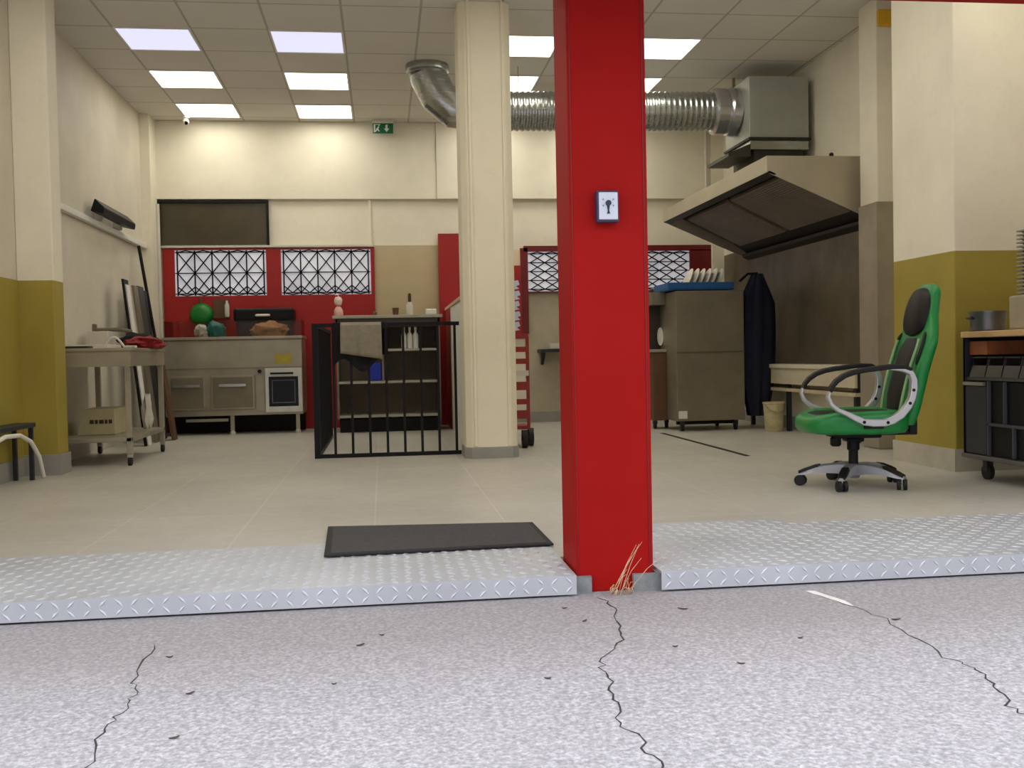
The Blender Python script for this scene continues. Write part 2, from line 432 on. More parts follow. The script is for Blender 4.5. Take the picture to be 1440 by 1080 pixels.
# dry weed growing at the column foot
mb = MB()
for i in range(26):
    a = random.uniform(-1.1, 1.25); L = random.uniform(.04, .25)*(1.1 if a > .2 else .35)
    b0 = Vector((.80+random.uniform(-.035, .045), 3.455+random.uniform(-.02, .015), -.07))
    tip = b0+Vector((math.sin(a)*L*.75, -.02-random.uniform(0, .05), math.cos(a)*L))
    mid = b0.lerp(tip, .5)+Vector((0, -.012, .02))
    mb.tube([b0, mid, tip], [.0013, .0010, .0005], 5)
w_ = tag(mb.build('dry_weed', M_straw), 'dry straw coloured weed sprouting at the foot of the red column', 'weed')
# small dry leaves on the asphalt
for i, (x, y, L) in enumerate([(-.082, 2.984, .03), (-.142, 2.637, .014), (-.501, 2.632, .026), (-.48, 2.323, .024), (.407, 2.578, .018), (.613, 3.116, .024), (1.19, 2.804, .018), (.937, 2.604, .022), (.956, 3.199, .034), (.811, 2.791, .018), (.58, 3.287, .018), (1.556, 2.938, .03), (-.02, 3.08, .016), (-.62, 2.97, .02)]):
    mb = MB(); a = random.uniform(-.5, .9); ca, sa = math.cos(a), math.sin(a)
    rows = []
    for k in range(7):
        q = -1+2*k/6; hw = L*.17*(1-q*q)**.7+.0006
        row = []
        for s_ in (-1, 0, 1):
            px, py = q*L*.5, s_*hw
            row.append((x+px*ca-py*sa, y+px*sa+py*ca, -.0693+.002*abs(s_)+.0025*q*q))
        rows.append(row)
    mb.grid(rows); o = mb.build('dry_leaf', M_leaf); sm_ = o.modifiers.new('solid', 'SOLIDIFY'); sm_.thickness = .0006
    tag(o, 'small curled dry leaf lying on the pale asphalt', 'leaf', 'dry leaves scattered on the asphalt')

# ================================================================== CEILING FIXTURES
cols = {'a': -1.745, 'b': -.545, 'c': 1.255, 'd': 2.455, 'e': 3.655}
colname = {'a': 'first from the plain wall', 'b': 'second from the plain wall', 'c': 'beside the cream column', 'd': 'closest to the hood', 'e': 'over the green chair'}
rowname = {8.66: 'first visible row', 9.86: 'middle row', 11.06: 'row by the back wall', 6.26: 'added unseen row near the street', 5.06: 'added unseen row just inside the shopfront'}
for ck, cx in cols.items():
    for ry in ((11.06, 9.86, 8.66, 6.26, 5.06) if ck != 'e' else (5.06,)):  # two rows nearest the street are unseen, added to brighten the front room
        cool = ry == 8.66 and ck in 'ab'
        r = thing('ceiling_light', '%s square ceiling light, %s, %s' % ('cool white' if cool else 'warm white', rowname[ry], colname[ck]), 'ceiling light', (cx, ry, ZC-.012), 0, 'square ceiling panel lights')
        fr = MB()
        for (a0, a1, b0, b1) in ((-.296, .296, -.296, -.28), (-.296, .296, .28, .296), (-.296, -.28, -.28, .28), (.28, .296, -.28, .28)):
            fr.box(cx+a0, cx+a1, ry+b0, ry+b1, ZC-.012, ZC+.004)
        fr.build('frame', M_white, r)
        B(cx-.28, cx+.28, ry-.285, ry+.285, ZC-.008, ZC-.004).build('diffuser', M_cool if cool else M_warm, r)

# exit sign
r = thing('exit_sign', 'small green emergency exit sign hanging under the ceiling', 'exit sign', (.07, 11.45, 3.34))
B(-.045, .19, 11.44, 11.475, 3.385, 3.42).build('mount', M_white, r, bevel=.003)
B(-.04, .185, 11.45, 11.465, 3.275, 3.385).build('panel', M_signgreen, r, bevel=.002)
wh = mat('sign white', (224, 232, 224), .5, var=.02)
mb = MB()
mb.box(.10, .124, 11.448, 11.45, 3.325, 3.37).prism([(.082, 3.328), (.142, 3.328), (.112, 3.29)], 'y', 11.448, 11.45)   # down arrow
mb.build('arrow', wh, r)
mb = MB().box(-.03, -.012, 11.448, 11.45, 3.285, 3.375).box(-.012, .045, 11.448, 11.45, 3.367, 3.375)
mb.prism([(.0, 3.325), (.018, 3.35), (.03, 3.345), (.02, 3.32), (.035, 3.30), (.028, 3.29), (.008, 3.31), (-.008, 3.29), (-.014, 3.298)], 'y', 11.448, 11.45)
mb.tube([(.028, 11.4495, 3.358), (.028, 11.448, 3.358)], .008, 10)
mb.build('running_figure', wh, r)

# security camera
r = thing('security_camera', 'tiny white ceiling camera with a dark lens near the back wall', 'camera', (-2.03, 11.33, 3.36))
MB().lathe(-2.03, 11.33, [(.038, 3.42), (.04, 3.395), (.02, 3.39), (.02, 3.375)], 16).build('mount', M_white, r, smooth=40)
MB().blob((-2.03, 11.33, 3.355), (.035, .035, .035), 0).build('housing', M_white, r, smooth=60)
MB().tube([(-2.025, 11.31, 3.345), (-2.018, 11.288, 3.33)], .018, 14).build('lens', M_blackglass, r, smooth=40)

# spiral duct with elbow
r = thing('ventilation_duct', 'round galvanised ventilation duct running under the ceiling to the fan box', 'duct', (1.8, 9.3, 2.84))
P = []
mb = MB().tube([(.47, 9.3, 3.35), (.485, 9.3, 3.30), (.565, 9.3, 3.14), (.70, 9.3, 3.025), (.9, 9.3, 3.012)], .172, 28)
mb.build('elbow', M_duct, r, smooth=18)
pts, rs = [], []
x = .9
while x < 3.19:
    for dx, rr in ((0, .172), (.012, .180), (.024, .180), (.036, .172)):
        pts.append((x+dx, 9.3, 3.012+.02*(x+dx-.9)/2.3)); rs.append(rr)
    x += .052
MB().tube(pts, rs, 32).build('spiral_pipe', M_duct, r, smooth=25)
MB().lathe(.47, 9.3, [(.195, 3.42), (.2, 3.385), (.195, 3.36), (.176, 3.352), (.176, 3.335)], 28).build('ceiling_collar', M_duct, r, smooth=30)
MB().tube([(3.13, 9.3, 3.03), (3.15, 9.3, 3.03), (3.17, 9.3, 3.03), (3.25, 9.3, 3.03), (3.27, 9.3, 3.03), (3.29, 9.3, 3.03), (3.372, 9.3, 3.02)], [.185, .215, .215, .215, .20, .22, .225], 32).build('end_collar', M_chrome, r, smooth=30)
for x in (1.3, 2.4): MB().tube([(x, 9.3, 3.42), (x, 9.3, 3.18)], .005, 6).build('hanger_rod', M_steel, r)

# fan box over the hood
r = thing('fan_box', 'square galvanised extractor fan box high in the corner over the hood', 'extractor fan', (3.66, 9.28, 2.3))
MB().box(3.373, 3.94, 8.95, 9.6, 2.715, 3.275).build('housing', steel('galvanised fan sheet', (172, 176, 166), .45, .3, .15), r, bevel=.006)
MB().box(3.36, 3.95, 8.93, 9.62, 2.695, 2.717).build('flange', mat('dark seal', (34, 32, 28), .6), r)
MB().box(3.38, 3.94, 8.96, 9.58, 2.61, 2.696).build('base_tray', M_duct, r, bevel=.004)
MB().prism([(3.38, 2.66), (3.38, 2.545), (3.17, 2.545), (3.17, 2.575)], 'y', 8.95, 9.55).build('outlet_wing', mat('dark galvanised', (70, 72, 66), .45, metal=.7), r)
MB().box(3.43, 3.90, 9.0, 9.55, 2.31, 2.612).build('neck', mat('dark neck', (64, 62, 56), .5, metal=.5), r)
for x, y in ((3.45, 9.57), (3.87, 9.57)): B(x-.012, x+.012, y-.012, y+.012, 3.27, 3.42).build('bracket', M_steel, r)

# cooker hood
HX, HB, HY0, HY1 = 3.04, 3.984, 7.7, 10.66
def hz(x): return 2.175-(x-HX)*.43
r = thing('cooker_hood', 'large stainless steel extractor hood with sloping filters on the side wall', 'extractor hood', ((HX+HB)/2, 9.2, hz(HB)))
mb = MB().box(HX, HX+.02, HY0, HY1, 2.175, 2.303).box(HX+.02, HB-.01, HY0, HY1, 2.29, 2.303)
mb.box(HB-.01, HB, HY0, HY1, hz(HB), 2.303)
for y0, y1 in ((HY0, HY0+.015), (HY1-.015, HY1)):
    mb.prism([(HX+.02, 2.29), (HB-.01, 2.29), (HB-.01, hz(HB-.01)), (HX+.02, hz(HX+.02))], 'y', y0, y1)
mb.build('shell', M_hood, r)
mb = MB()
mb.prism([(HX+.02, 2.185), (HX+.07, 2.165), (HX+.07, 2.15), (HX, 2.172)], 'y', HY0, HY1)
mb.prism([(HB-.07, hz(HB)+.05), (HB, hz(HB)+.02), (HB, hz(HB)-.012), (HB-.07, hz(HB)+.022)], 'y', HY0, HY1)
mb.build('gutter', mat('dark hood gutter', (52, 48, 42), .5, metal=.5), r)
MB().prism([(HX+.03, 2.285), (HX+.03, 2.235), (HX+.2, hz(HX+.2)+.12), (HB-.17, hz(HB-.17)+.09), (HB-.02, hz(HB)+.06), (HB-.02, 2.285)], 'y', HY0+.02, HY1-.02).build('cavity_shade', mat('hood shade black', (34, 30, 26), .6), r)  # dark slab standing in for the shade inside the hood
n_f = 2
for k in range(n_f):
    y0 = HY0+.16+k*(HY1-HY0-.3)/n_f; y1 = y0+(HY1-HY0-.3)/n_f-.07
    a, b = HX+.2, HB-.17
    f_ = MB().prism([(a, hz(a)+.085), (b, hz(b)+.055), (b, hz(b)+.075), (a, hz(a)+.105)], 'y', y0, y1).build('filter', M_filter, r)
    mb = MB()
    for j in range(26):
        q = a+.01+(b-a-.02)*j/25; mb.prism([(q-.006, hz(q)+.082-.03*(q-a)/(b-a)), (q+.006, hz(q)+.08-.03*(q-a)/(b-a)), (q, hz(q)+.07-.03*(q-a)/(b-a))], 'y', y0+.01, y1-.01)
    mb.build('baffles', M_filter, f_)
tag(MB().lathe(3.60, 7.76, [(.014, 2.303), (.018, 2.32), (.016, 2.335), (.006, 2.342)], 12).build('cable_gland', M_black, smooth=40), 'tiny black cable gland on top of the cooker hood', 'cable gland')

# dark steel wall sheet, darker than its return piece
r = thing('wall_sheet', 'dark stainless steel splashback sheet covering the wall under the hood', 'splashback', (3.98, 9.4, .64))
B(3.984, 3.9985, 7.59, 11.45, .64, 1.885).build('sheet', M_steeldark, r)
MB().box(3.736, 3.7485, 7.286, 7.58, .01, 1.88).box(3.7485, 3.995, 7.286, 7.2985, .01, 1.88).build('return_sheet', M_steel, r)

# yellow plate high on slim pillar
tag(B(3.755, 3.87, 7.27, 7.2985, 3.195, 3.315).build('yellow_box', M_yellow, bevel=.006), 'small yellow box fixed high on the slim wall pillar', 'box')
# thin pipe on back wall
r = thing('wall_pipe', 'thin white pipe running down the back wall beside the hood', 'pipe', (3.8, 11.5, 2.55))
MB().tube([(3.80, 11.515, 3.42), (3.80, 11.515, 2.62), (3.76, 11.515, 2.57), (3.72, 11.515, 2.57)], .014, 10).build('pipe', M_white, r, smooth=40)
MB().blob((3.72, 11.515, 2.565), (.028, .028, .028), 0).build('end_fitting', M_white, r, smooth=60)

# ================================================================== BACK WALL
r = struct(bpy.data.objects.new('window_1', None)); COL.objects.link(r); r.location = (-1.8, 11.58, 2.06)
B(-2.38, -1.23, 11.572, 11.584, 2.06, 2.53).build('window_pane', M_darkpane, r)
MB().box(-2.40, -1.21, 11.545, 11.585, 2.52, 2.55).box(-2.40, -2.375, 11.545, 11.585, 2.05, 2.52).box(-1.235, -1.21, 11.545, 11.585, 2.05, 2.52).build('window_frame', M_black, r)
MB().box(-2.41, -.06, 11.53, 11.59, 2.025, 2.05).build('window_sill', M_offwhite, r, bevel=.004)

def lattice(parent, x0, x1, z0, z1, nc, nr, yf, extra):
    p = B(x0, x1, yf, yf+.01, z0, z1).build('pane', M_pane, parent)
    mb = MB(); y0, y1 = yf-.016, yf-.003; h = .0055
    def bar(xa, za, xb, zb, hh=h*1.05):
        d = Vector((xb-xa, zb-za)).normalized(); n_ = Vector((-d.y, d.x))*hh
        mb.prism([(xa+n_.x, za+n_.y), (xb+n_.x, zb+n_.y), (xb-n_.x, zb-n_.y), (xa-n_.x, za-n_.y)], 'y', y0, y1)
    mg = .028; X0, X1, Z0, Z1 = x0+mg, x1-mg, z0+mg*.9, z1-mg*.9
    cw, ch = (X1-X0)/nc, (Z1-Z0)/nr
    if extra:
        for i in range(nc+1): bar(X0+i*cw, z0+.004, X0+i*cw, z1-.004, .007)
    for j in range(nr+1): bar(x0+.004, Z0+j*ch, x1-.004, Z0+j*ch, .005)
    for i in range(nc):
        for j in range(nr):
            a, b, c_, d_ = X0+i*cw, X0+(i+1)*cw, Z0+j*ch, Z0+(j+1)*ch
            bar(a, c_, b, d_); bar(a, d_, b, c_)
            if extra and j == 0:
                mx, mz = (a+b)/2, (c_+d_)/2
                bar(mx, c_, b, (c_+mz)/2+.02); bar(mx, c_, a, (c_+mz)/2+.02)
        a, b = X0+i*cw, X0+(i+1)*cw
        for za, zb in ((Z0, z0+.006), (Z1, z1-.006)):
            bar(a, za, (a+b)/2, zb); bar((a+b)/2, zb, b, za)
    mb.build('lattice', M_black, parent)
r = thing('red_wall_panel', 'tall red wall panel with two black lattice windows behind the counter', 'wall panel', (-1.2, 11.56, 0))
MB().box(-2.36, -2.235, 11.55, 11.6, 0, 2.02).box(-1.25, -1.09, 11.55, 11.6, 0, 2.02).box(-.10, -.06, 11.55, 11.6, 0, 2.02).box(-2.235, -1.25, 11.55, 11.6, 0, 1.497).box(-1.09, -.10, 11.55, 11.6, 0, 1.497).box(-2.235, -1.25, 11.55, 11.6, 2.003, 2.02).box(-1.09, -.10, 11.55, 11.6, 2.003, 2.02).build('board', M_redwall, r)
lattice(r, -2.235, -1.25, 1.497, 2.003, 5, 2, 11.575, True)
lattice(r, -1.09, -.10, 1.497, 2.003, 5, 2, 11.575, True)
r = thing('lattice_screen', 'long red framed lattice screen on the wall behind the red column', 'lattice screen', (2.76, 11.56, 1.49))
MB().box(1.64, 3.88, 11.54, 11.58, 1.96, 2.025).box(1.60, 1.685, 11.54, 11.58, 1.02, 2.0).box(3.60, 3.86, 11.54, 11.58, 1.49, 1.97).box(1.685, 3.6, 11.545, 11.58, 1.49, 1.503).build('frame', M_reddark, r)
lattice(r, 1.685, 3.60, 1.503, 1.96, 11, 4, 11.565, False)

# banner with pale blocks
r = thing('banner', 'narrow red banner with blurred pale lilac characters, beside the cream column', 'banner', (1.5, 11.52, 1.0))
B(1.36, 1.60, 11.52, 11.54, 1.0, 1.80).build('cloth', M_redwall, r)
mb = MB(); z = 1.62
for k in range(5):
    cx = 1.535+.008*(k % 2)
    mb.prism([(cx-.06, z), (cx+.03, z+.012), (cx+.045, z-.04), (cx+.005, z-.055), (cx+.04, z-.085), (cx-.055, z-.10), (cx-.07, z-.05)], 'y', 11.517, 11.52)
    z -= .118
mb.build('characters', M_lilac, r)
tag(B(1.40, 1.615, 11.57, 11.59, 1.79, 1.985).build('paper_notice', mat('notice paper', (236, 214, 186), .8, var=.03)), 'blank cream notice on the wall above the red banner', 'notice')
# small shelf on stained wall
tag(MB().box(1.78, 2.25, 11.33, 11.579, .80, .838).prism([(11.579, .80), (11.40, .80), (11.579, .66)], 'x', 1.82, 1.85).build('wall_shelf', M_dark), 'small dark shelf on the stained wall next to the red column', 'shelf')
tag(B(1.90, 2.15, 11.36, 11.5, .84, .90).build('box', M_offwhite, bevel=.004), 'pale box lying on the small dark wall shelf', 'box')

# tall red board beside the low wall
tag(B(.66, .90, 11.50, 11.545, 0, 2.165).build('red_board', M_redwall), 'tall plain red board on the back wall behind the half wall', 'board')
r = thing('half_wall', 'white half wall with a pale handrail cap beside the cream column', 'low wall', (.77, 9.9, 0))
B(.73, .83, 8.27, 10.75, 0, 1.29).build('body', M_white, r)
B(.725, .835, 10.75, 11.48, 0, 1.29).build('end_section', M_redwall, r)
B(.715, .845, 8.25, 11.48, 1.29, 1.325).build('cap', mat('pale pink cap', (214, 178, 158), .5), r, bevel=.004)

# ================================================================== CREAM COLUMN
r = thing('concrete_column', 'cream painted concrete column standing inside the shop', 'column', (.8, 7.8, 0))
c0, c1, y0, y1, ch = .617, 1.01, 7.6, 7.99, .045
MB().prism([(c0+ch, y0), (c1-ch, y0), (c1, y0+ch), (c1, y1-ch), (c1-ch, y1), (c0+ch, y1), (c0, y1-ch), (c0, y0+ch)], 'z', 0, ZC).build('shaft', M_cream2, r, bevel=.006)
e = .01; ch2 = .052
MB().prism([(c0+ch2-e, y0-e), (c1-ch2+e, y0-e), (c1+e, y0+ch2-e), (c1+e, y1-ch2), (c1-ch2, y1+e), (c0+ch2, y1+e), (c0-e, y1-ch2), (c0-e, y0+ch2-e)], 'z', 0, .085).build('skirting', M_base, r)
MB().box(.68, .702, 7.586, 7.6, .09, ZC).box(.935, .955, 7.588, 7.6, .09, ZC).build('cable_duct', M_cream2, r, bevel=.004)

# ================================================================== RAILING
r = thing('railing', 'black metal guard railing with vertical bars next to the cream column', 'railing', (.05, 8.03, 0))
GX0, GX1, GY, GZ = -.51, .61, 8.02, 1.05
mb = MB().box(GX0-.02, GX1, GY-.015, GY+.015, 1.02, 1.05)
mb.build('top_rail', M_black, r)
MB().box(GX0-.02, GX1, GY-.015, GY+.015, .0, .03).build('bottom_rail', M_black, r)
MB().box(GX0-.025, GX0+.02, GY-.02, GY+.025, 0, 1.05).build('corner_post', M_black, r)
for k in range(1, 9):
    x = -.51+k*.1355
    if x > GX1: break
    B(x-.01, x+.01, GY-.01, GY+.01, .03, 1.02).build('bar', M_black, r)
MB().box(GX0-.015, GX0+.015, GY, 10.2, 1.02, 1.05).box(GX0-.015, GX0+.015, GY, 10.2, 0, .03).build('side_rail', M_black, r)
for k in range(1, 18):
    y = GY+k*.128
    B(GX0-.01, GX0+.01, y-.01, y+.01, .03, 1.02).build('side_bar', M_black, r)

def drape(x0, x1, ztop, zf, zb, yc, th, ph):
    """cloth hung over a rail at yc"""
    rows = []; n_ = 22
    def yo(x, d): return .010*math.sin(x*34+ph)*min(1, d*5)+.006*math.sin(x*71+ph*2)*min(1, d*5)
    prof = []
    for k in range(9): prof.append((-1, k))
    mbv = []
    for i in range(n_+1):
        x = x0+(x1-x0)*i/n_; zfi = zf(i/n_) if callable(zf) else zf; row = []
        for k in range(9):
            z = zfi+(ztop-.02-zfi)*k/8; row.append((x, yc-.026-th-yo(x, ztop-z), z))
        row += [(x, yc-.016, ztop+.004), (x, yc+.016, ztop+.004)]
        for k in range(5):
            z = ztop-.02-(ztop-.02-zb)*k/4; row.append((x, yc+.026+th, z))
        rows.append(row)
    return MB().grid(rows)
o = drape(-.315, .0, 1.052, lambda q: .815-.05*q, .9, GY, .036, 0).build('towel', M_greycloth, smooth=60); s_ = o.modifiers.new('solid', 'SOLIDIFY'); s_.thickness = .006
tag(o, 'beige grey towel hung over the top of the black railing', 'towel')
o = drape(-.37, .05, 1.05, lambda q: .72+.05*math.sin(q*9)+(.24 if q > .87 else 0), .80, GY, .0, 2).build('jacket', M_blackcloth, smooth=60); s_ = o.modifiers.new('solid', 'SOLIDIFY'); s_.thickness = .004
tag(o, 'black garment hung over the railing underneath the beige towel', 'clothing')

# ================================================================== BAR COUNTER BEHIND THE RAILING
r = thing('service_counter', 'open backed service counter with shelves standing behind the black railing', 'counter', (.06, 10.95, 0))
B(-.50, .64, 10.66, 11.25, 1.19, 1.222).build('countertop', mat('grey worktop', (168, 162, 148), .45), r, bevel=.004)
MB().box(-.47, .61, 10.70, 10.72, 1.10, 1.19).build('apron', mat('dark grey board', (76, 72, 68), .6), r)
M_unit = mat('grey brown laminate', (120, 110, 96), .6)
for x in (-.47, .59): B(x, x+.02, 10.70, 11.22, .14, 1.19).build('side_panel', M_unit, r)
B(-.45, .59, 11.20, 11.22, .14, 1.19).build('back_panel', M_unit, r)
B(.0, .02, 10.72, 11.2, .54, 1.10).build('divider', M_unit, r)
M_shelf = mat('pale shelf', (172, 168, 156), .5)
for x0, x1, z in ((-.45, .59, .51), (-.45, .59, .155), (.02, .59, .845)): B(x0, x1, 10.70, 11.20, z, z+.025).build('shelf', M_shelf, r)
B(-.45, .59, 10.74, 11.2, 0, .14).build('plinth', M_black, r)
def bottle(name, x, y, z, h, rr, m, label, cat, capm=None, group=None):
    rt_ = thing(name, label, cat, (x, y, z), 0, group)
    MB().lathe(x, y, [(rr*.9, z), (rr, z+.01), (rr, z+h*.6), (rr*.85, z+h*.68), (rr*.4, z+h*.76), (rr*.4, z+h*.86)], 18).build('body', m, rt_, smooth=40)
    MB().lathe(x, y, [(rr*.5, z+h*.86), (rr*.5, z+h), (rr*.3, z+h)], 14).build('cap', capm or M_white, rt_, smooth=40)
for x, w_ in ((.235, 'beside the shelf divider'), (.297, 'in the middle of the trio'), (.359, 'at the open end of the trio')):
    bottle('bottle', x, 10.80, .87, .225, .029, M_white, 'white plastic bottle on the upper counter shelf, %s' % w_, 'bottle', group='white bottles on the counter shelf')
tag(MB().box(-.135, .0-.004, 10.74, 10.9, .535, .725).build('blue_box', M_blue, bevel=.012), 'bright blue box on the middle shelf of the counter', 'box')
# on the countertop
r = thing('soap_dispenser', 'pink and white dispenser bottle on the counter end by the red wall', 'dispenser', (-.44, 10.8, 1.222))
MB().lathe(-.44, 10.8, [(.04, 1.2225), (.05, 1.235), (.046, 1.28), (.03, 1.31), (.018, 1.325)], 18).build('body', M_pink, r, smooth=50)
MB().blob((-.44, 10.8, 1.375), (.042, .04, .055), .15, 2, 3).build('top', mat('pale glaze', (232, 208, 200), .4), r, smooth=60)
MB().tube([(-.44, 10.8, 1.42), (-.44, 10.8, 1.445), (-.47, 10.78, 1.447)], .008, 8).build('spout', M_white, r, smooth=40)
tag(MB().lathe(.155, 10.8, [(.028, 1.2225), (.036, 1.30), (.033, 1.30), (.026, 1.232)], 18).build('cup', M_brown, smooth=40), 'dark brown cup standing on the counter top', 'cup')
r = thing('bottle', 'white bottle with a dark neck standing on the counter top', 'bottle', (.305, 10.8, 1.222))
MB().lathe(.305, 10.8, [(.034, 1.2225), (.036, 1.24), (.036, 1.33), (.018, 1.36)], 18).build('body', M_offwhite, r, smooth=40)
MB().lathe(.305, 10.8, [(.018, 1.36), (.018, 1.43), (.012, 1.452)], 14).build('neck', mat('dark bottle neck', (58, 40, 30), .4), r, smooth=40)
tag(MB().box(.47, .585, 10.76, 10.86, 1.2225, 1.285).build('napkin_box', M_white, bevel=.012), 'white box at the end of the counter top beside the red board', 'box')
tag(MB().lathe(-.06, 10.8, [(.02, 1.2225), (.022, 1.255), (.01, 1.262)], 14).build('jar', mat('grey glass', (88, 88, 84), .3), smooth=40), 'tiny grey jar between the dispenser and the brown cup', 'jar')

# ================================================================== STEEL COUNTER WITH OVEN
SX0, SX1, SY = -2.25, -.84, 10.95
r = thing('kitchen_counter', 'long stainless steel counter with drawers, an oven and a glass guard', 'counter', ((SX0+SX1)/2, 11.2, 0))
B(SX0, SX1, SY, 11.53, .20, 1.0).build('body', M_steel, r, bevel=.004)
B(SX0-.02, SX1+.01, SY-.03, 11.535, 1.0, 1.03).build('worktop', M_steel, r, bevel=.004)
B(SX0, SX1, SY-.012, SY, .70, .99).build('fascia', M_steel, r, bevel=.004)
for x0, x1 in ((-2.21, -1.84), (-1.785, -1.335)):
    d = B(x0, x1, SY-.022, SY, .265, .625).build('drawer', M_steel, r, bevel=.006)
    B(x0+.02, x1-.02, SY-.026, SY-.021, .285, .605).build('inset', M_steelcab, d, bevel=.004)
    cx = (x0+x1)/2
    MB().box(cx-.14, cx+.14, SY-.055, SY-.040, .505, .535).box(cx-.14, cx-.12, SY-.045, SY-.02, .508, .532).box(cx+.12, cx+.14, SY-.045, SY-.02, .508, .532).build('handle', M_chrome, d, bevel=.003)
ov = MB().box(-1.225, -.845, SY-.02, SY, .225, .285).box(-1.225, -.845, SY-.02, SY, .60, .69).box(-1.225, -1.19, SY-.02, SY, .285, .60).box(-.885, -.845, SY-.02, SY, .285, .60).build('oven_front', mat('white enamel', (214, 214, 208), .35), r, bevel=.003)
B(-1.19, -.885, SY-.012, SY-.004, .285, .60).build('oven_glass', M_blackglass, ov)
MB().box(-1.16, -.915, SY-.016, SY-.0125, .555, .565).box(-1.16, -.915, SY-.016, SY-.0125, .32, .33).box(-1.16, -1.15, SY-.016, SY-.0125, .33, .555).box(-.925, -.915, SY-.016, SY-.0125, .33, .555).build('glass_border', mat('grey print', (92, 96, 96), .4), ov)
MB().box(-1.17, -.93, SY-.05, SY-.035, .625, .645).box(-1.16, -1.15, SY-.04, SY-.02, .625, .645).box(-.95, -.94, SY-.04, SY-.02, .625, .645).build('oven_handle', M_black, ov)
MB().tube([(-1.28, SY-.004, .66), (-1.28, SY-.04, .66)], .02, 14).build('knob', M_black, r)
MB().box(-1.325, -1.235, SY-.01, SY, .24, .62).build('side_strip', M_steel, r, bevel=.003)
tag_ = mat('yellow sticker', (176, 160, 60), .6)
B(-1.12, -.95, SY-.0135, SY-.0125, .74, .84).build('sticker', tag_, r)
for x, y in ((-2.2, SY+.05), (-1.58, SY+.05), (-.9, SY+.05), (-2.2, 11.48), (-1.58, 11.48), (-.9, 11.48)):
    l_ = MB().box(x-.02, x+.02, y-.02, y+.02, .04, .2).build('leg', M_steel, r)
    MB().lathe(x, y, [(.03, 0), (.03, .02), (.018, .04)], 14).build('foot', M_offwhite if x > -1.7 else M_rubber, l_, smooth=40)
B(SX0+.01, SX1-.01, 11.36, 11.38, .002, .199).build('underside_shade', M_black, r)  # black sheet put in for the dark shade under the counter
MB().box(-2.05, -1.62, SY+.01, SY+.03, .14, .17).build('foot_rail', M_steel, r)
MB().box(-2.24, -.84, SY+.01, SY+.016, 1.03, 1.20).box(-2.246, -2.24, SY+.01, 11.4, 1.03, 1.20).box(-.846, -.84, SY+.01, 11.4, 1.03, 1.20).build('glass_guard', M_glass, r)

r = thing('contact_grill', 'wide black lidded grill standing on the steel counter', 'grill', (-1.25, 11.3, 1.03))
B(-1.53, -.96, 11.12, 11.45, 1.03, 1.19).build('base', mat('dark grill body', (52, 34, 34), .5), r, bevel=.01)
B(-1.56, -.93, 11.09, 11.47, 1.19, 1.335).build('lid', M_black, r, bevel=.03, seg=3)
MB().tube([(-1.32, 11.08, 1.255), (-1.31, 11.06, 1.255), (-1.19, 11.06, 1.255), (-1.18, 11.08, 1.255)], .011, 10).build('handle', M_white, r, smooth=40)
tag(MB().blob((-1.18, 11.04, 1.095), (.2, .05, .085), .45, 2.4, 4).build('paper_bag', M_paper, smooth=50), 'crumpled brown paper bag behind the glass guard before the grill', 'bag')
r = thing('plastic_bag', 'crumpled teal and white plastic bag on the steel counter', 'bag', (-1.8, 11.07, 1.03))
MB().blob((-1.745, 11.07, 1.10), (.10, .07, .09), .5, 2.6, 8).build('teal_film', M_teal, r, smooth=50)
MB().blob((-1.885, 11.06, 1.085), (.075, .06, .075), .5, 2.6, 12).build('white_film', M_white, r, smooth=50)
r = thing('green_pan', 'round green pan hanging on the red wall over the counter', 'pan', (-1.96, 11.5, 1.18))
mb = MB(); rows = []
for rr, yy in ((.001, 11.47), (.06, 11.47), (.1, 11.485), (.125, 11.53), (.13, 11.545), (.118, 11.545), (.001, 11.545)):
    rows.append([(-1.96+rr*math.cos(2*PI*k/24), yy, 1.29+rr*math.sin(2*PI*k/24)) for k in range(24)])
mb.grid(rows, True).build('bowl', M_brightgreen, r, smooth=50)
MB().box(-1.975, -1.945, 11.53, 11.548, 1.40, 1.48).build('handle', M_brown, r, bevel=.004)
r = thing('spice_rack', 'small brown wooden rack on the red wall beside the green pan', 'rack', (-1.74, 11.5, 1.25))
MB().box(-1.83, -1.66, 11.53, 11.548, 1.25, 1.46).box(-1.83, -1.66, 11.48, 11.53, 1.25, 1.262).build('frame', M_brown, r)
tag(MB().lathe(-1.68, 11.505, [(.022, 1.263), (.026, 1.28), (.026, 1.39), (.012, 1.42), (.012, 1.44)], 14).build('bottle', M_offwhite, smooth=40), 'pale bottle standing in the small brown wall rack', 'bottle')

# white downpipe in the corner beside the red panel
tag(MB().tube([(-2.385, 11.5, 0), (-2.385, 11.5, 2.5)], .02, 12).build('downpipe', M_offwhite, smooth=40), 'thin pale pipe in the corner beside the red wall panel', 'pipe')

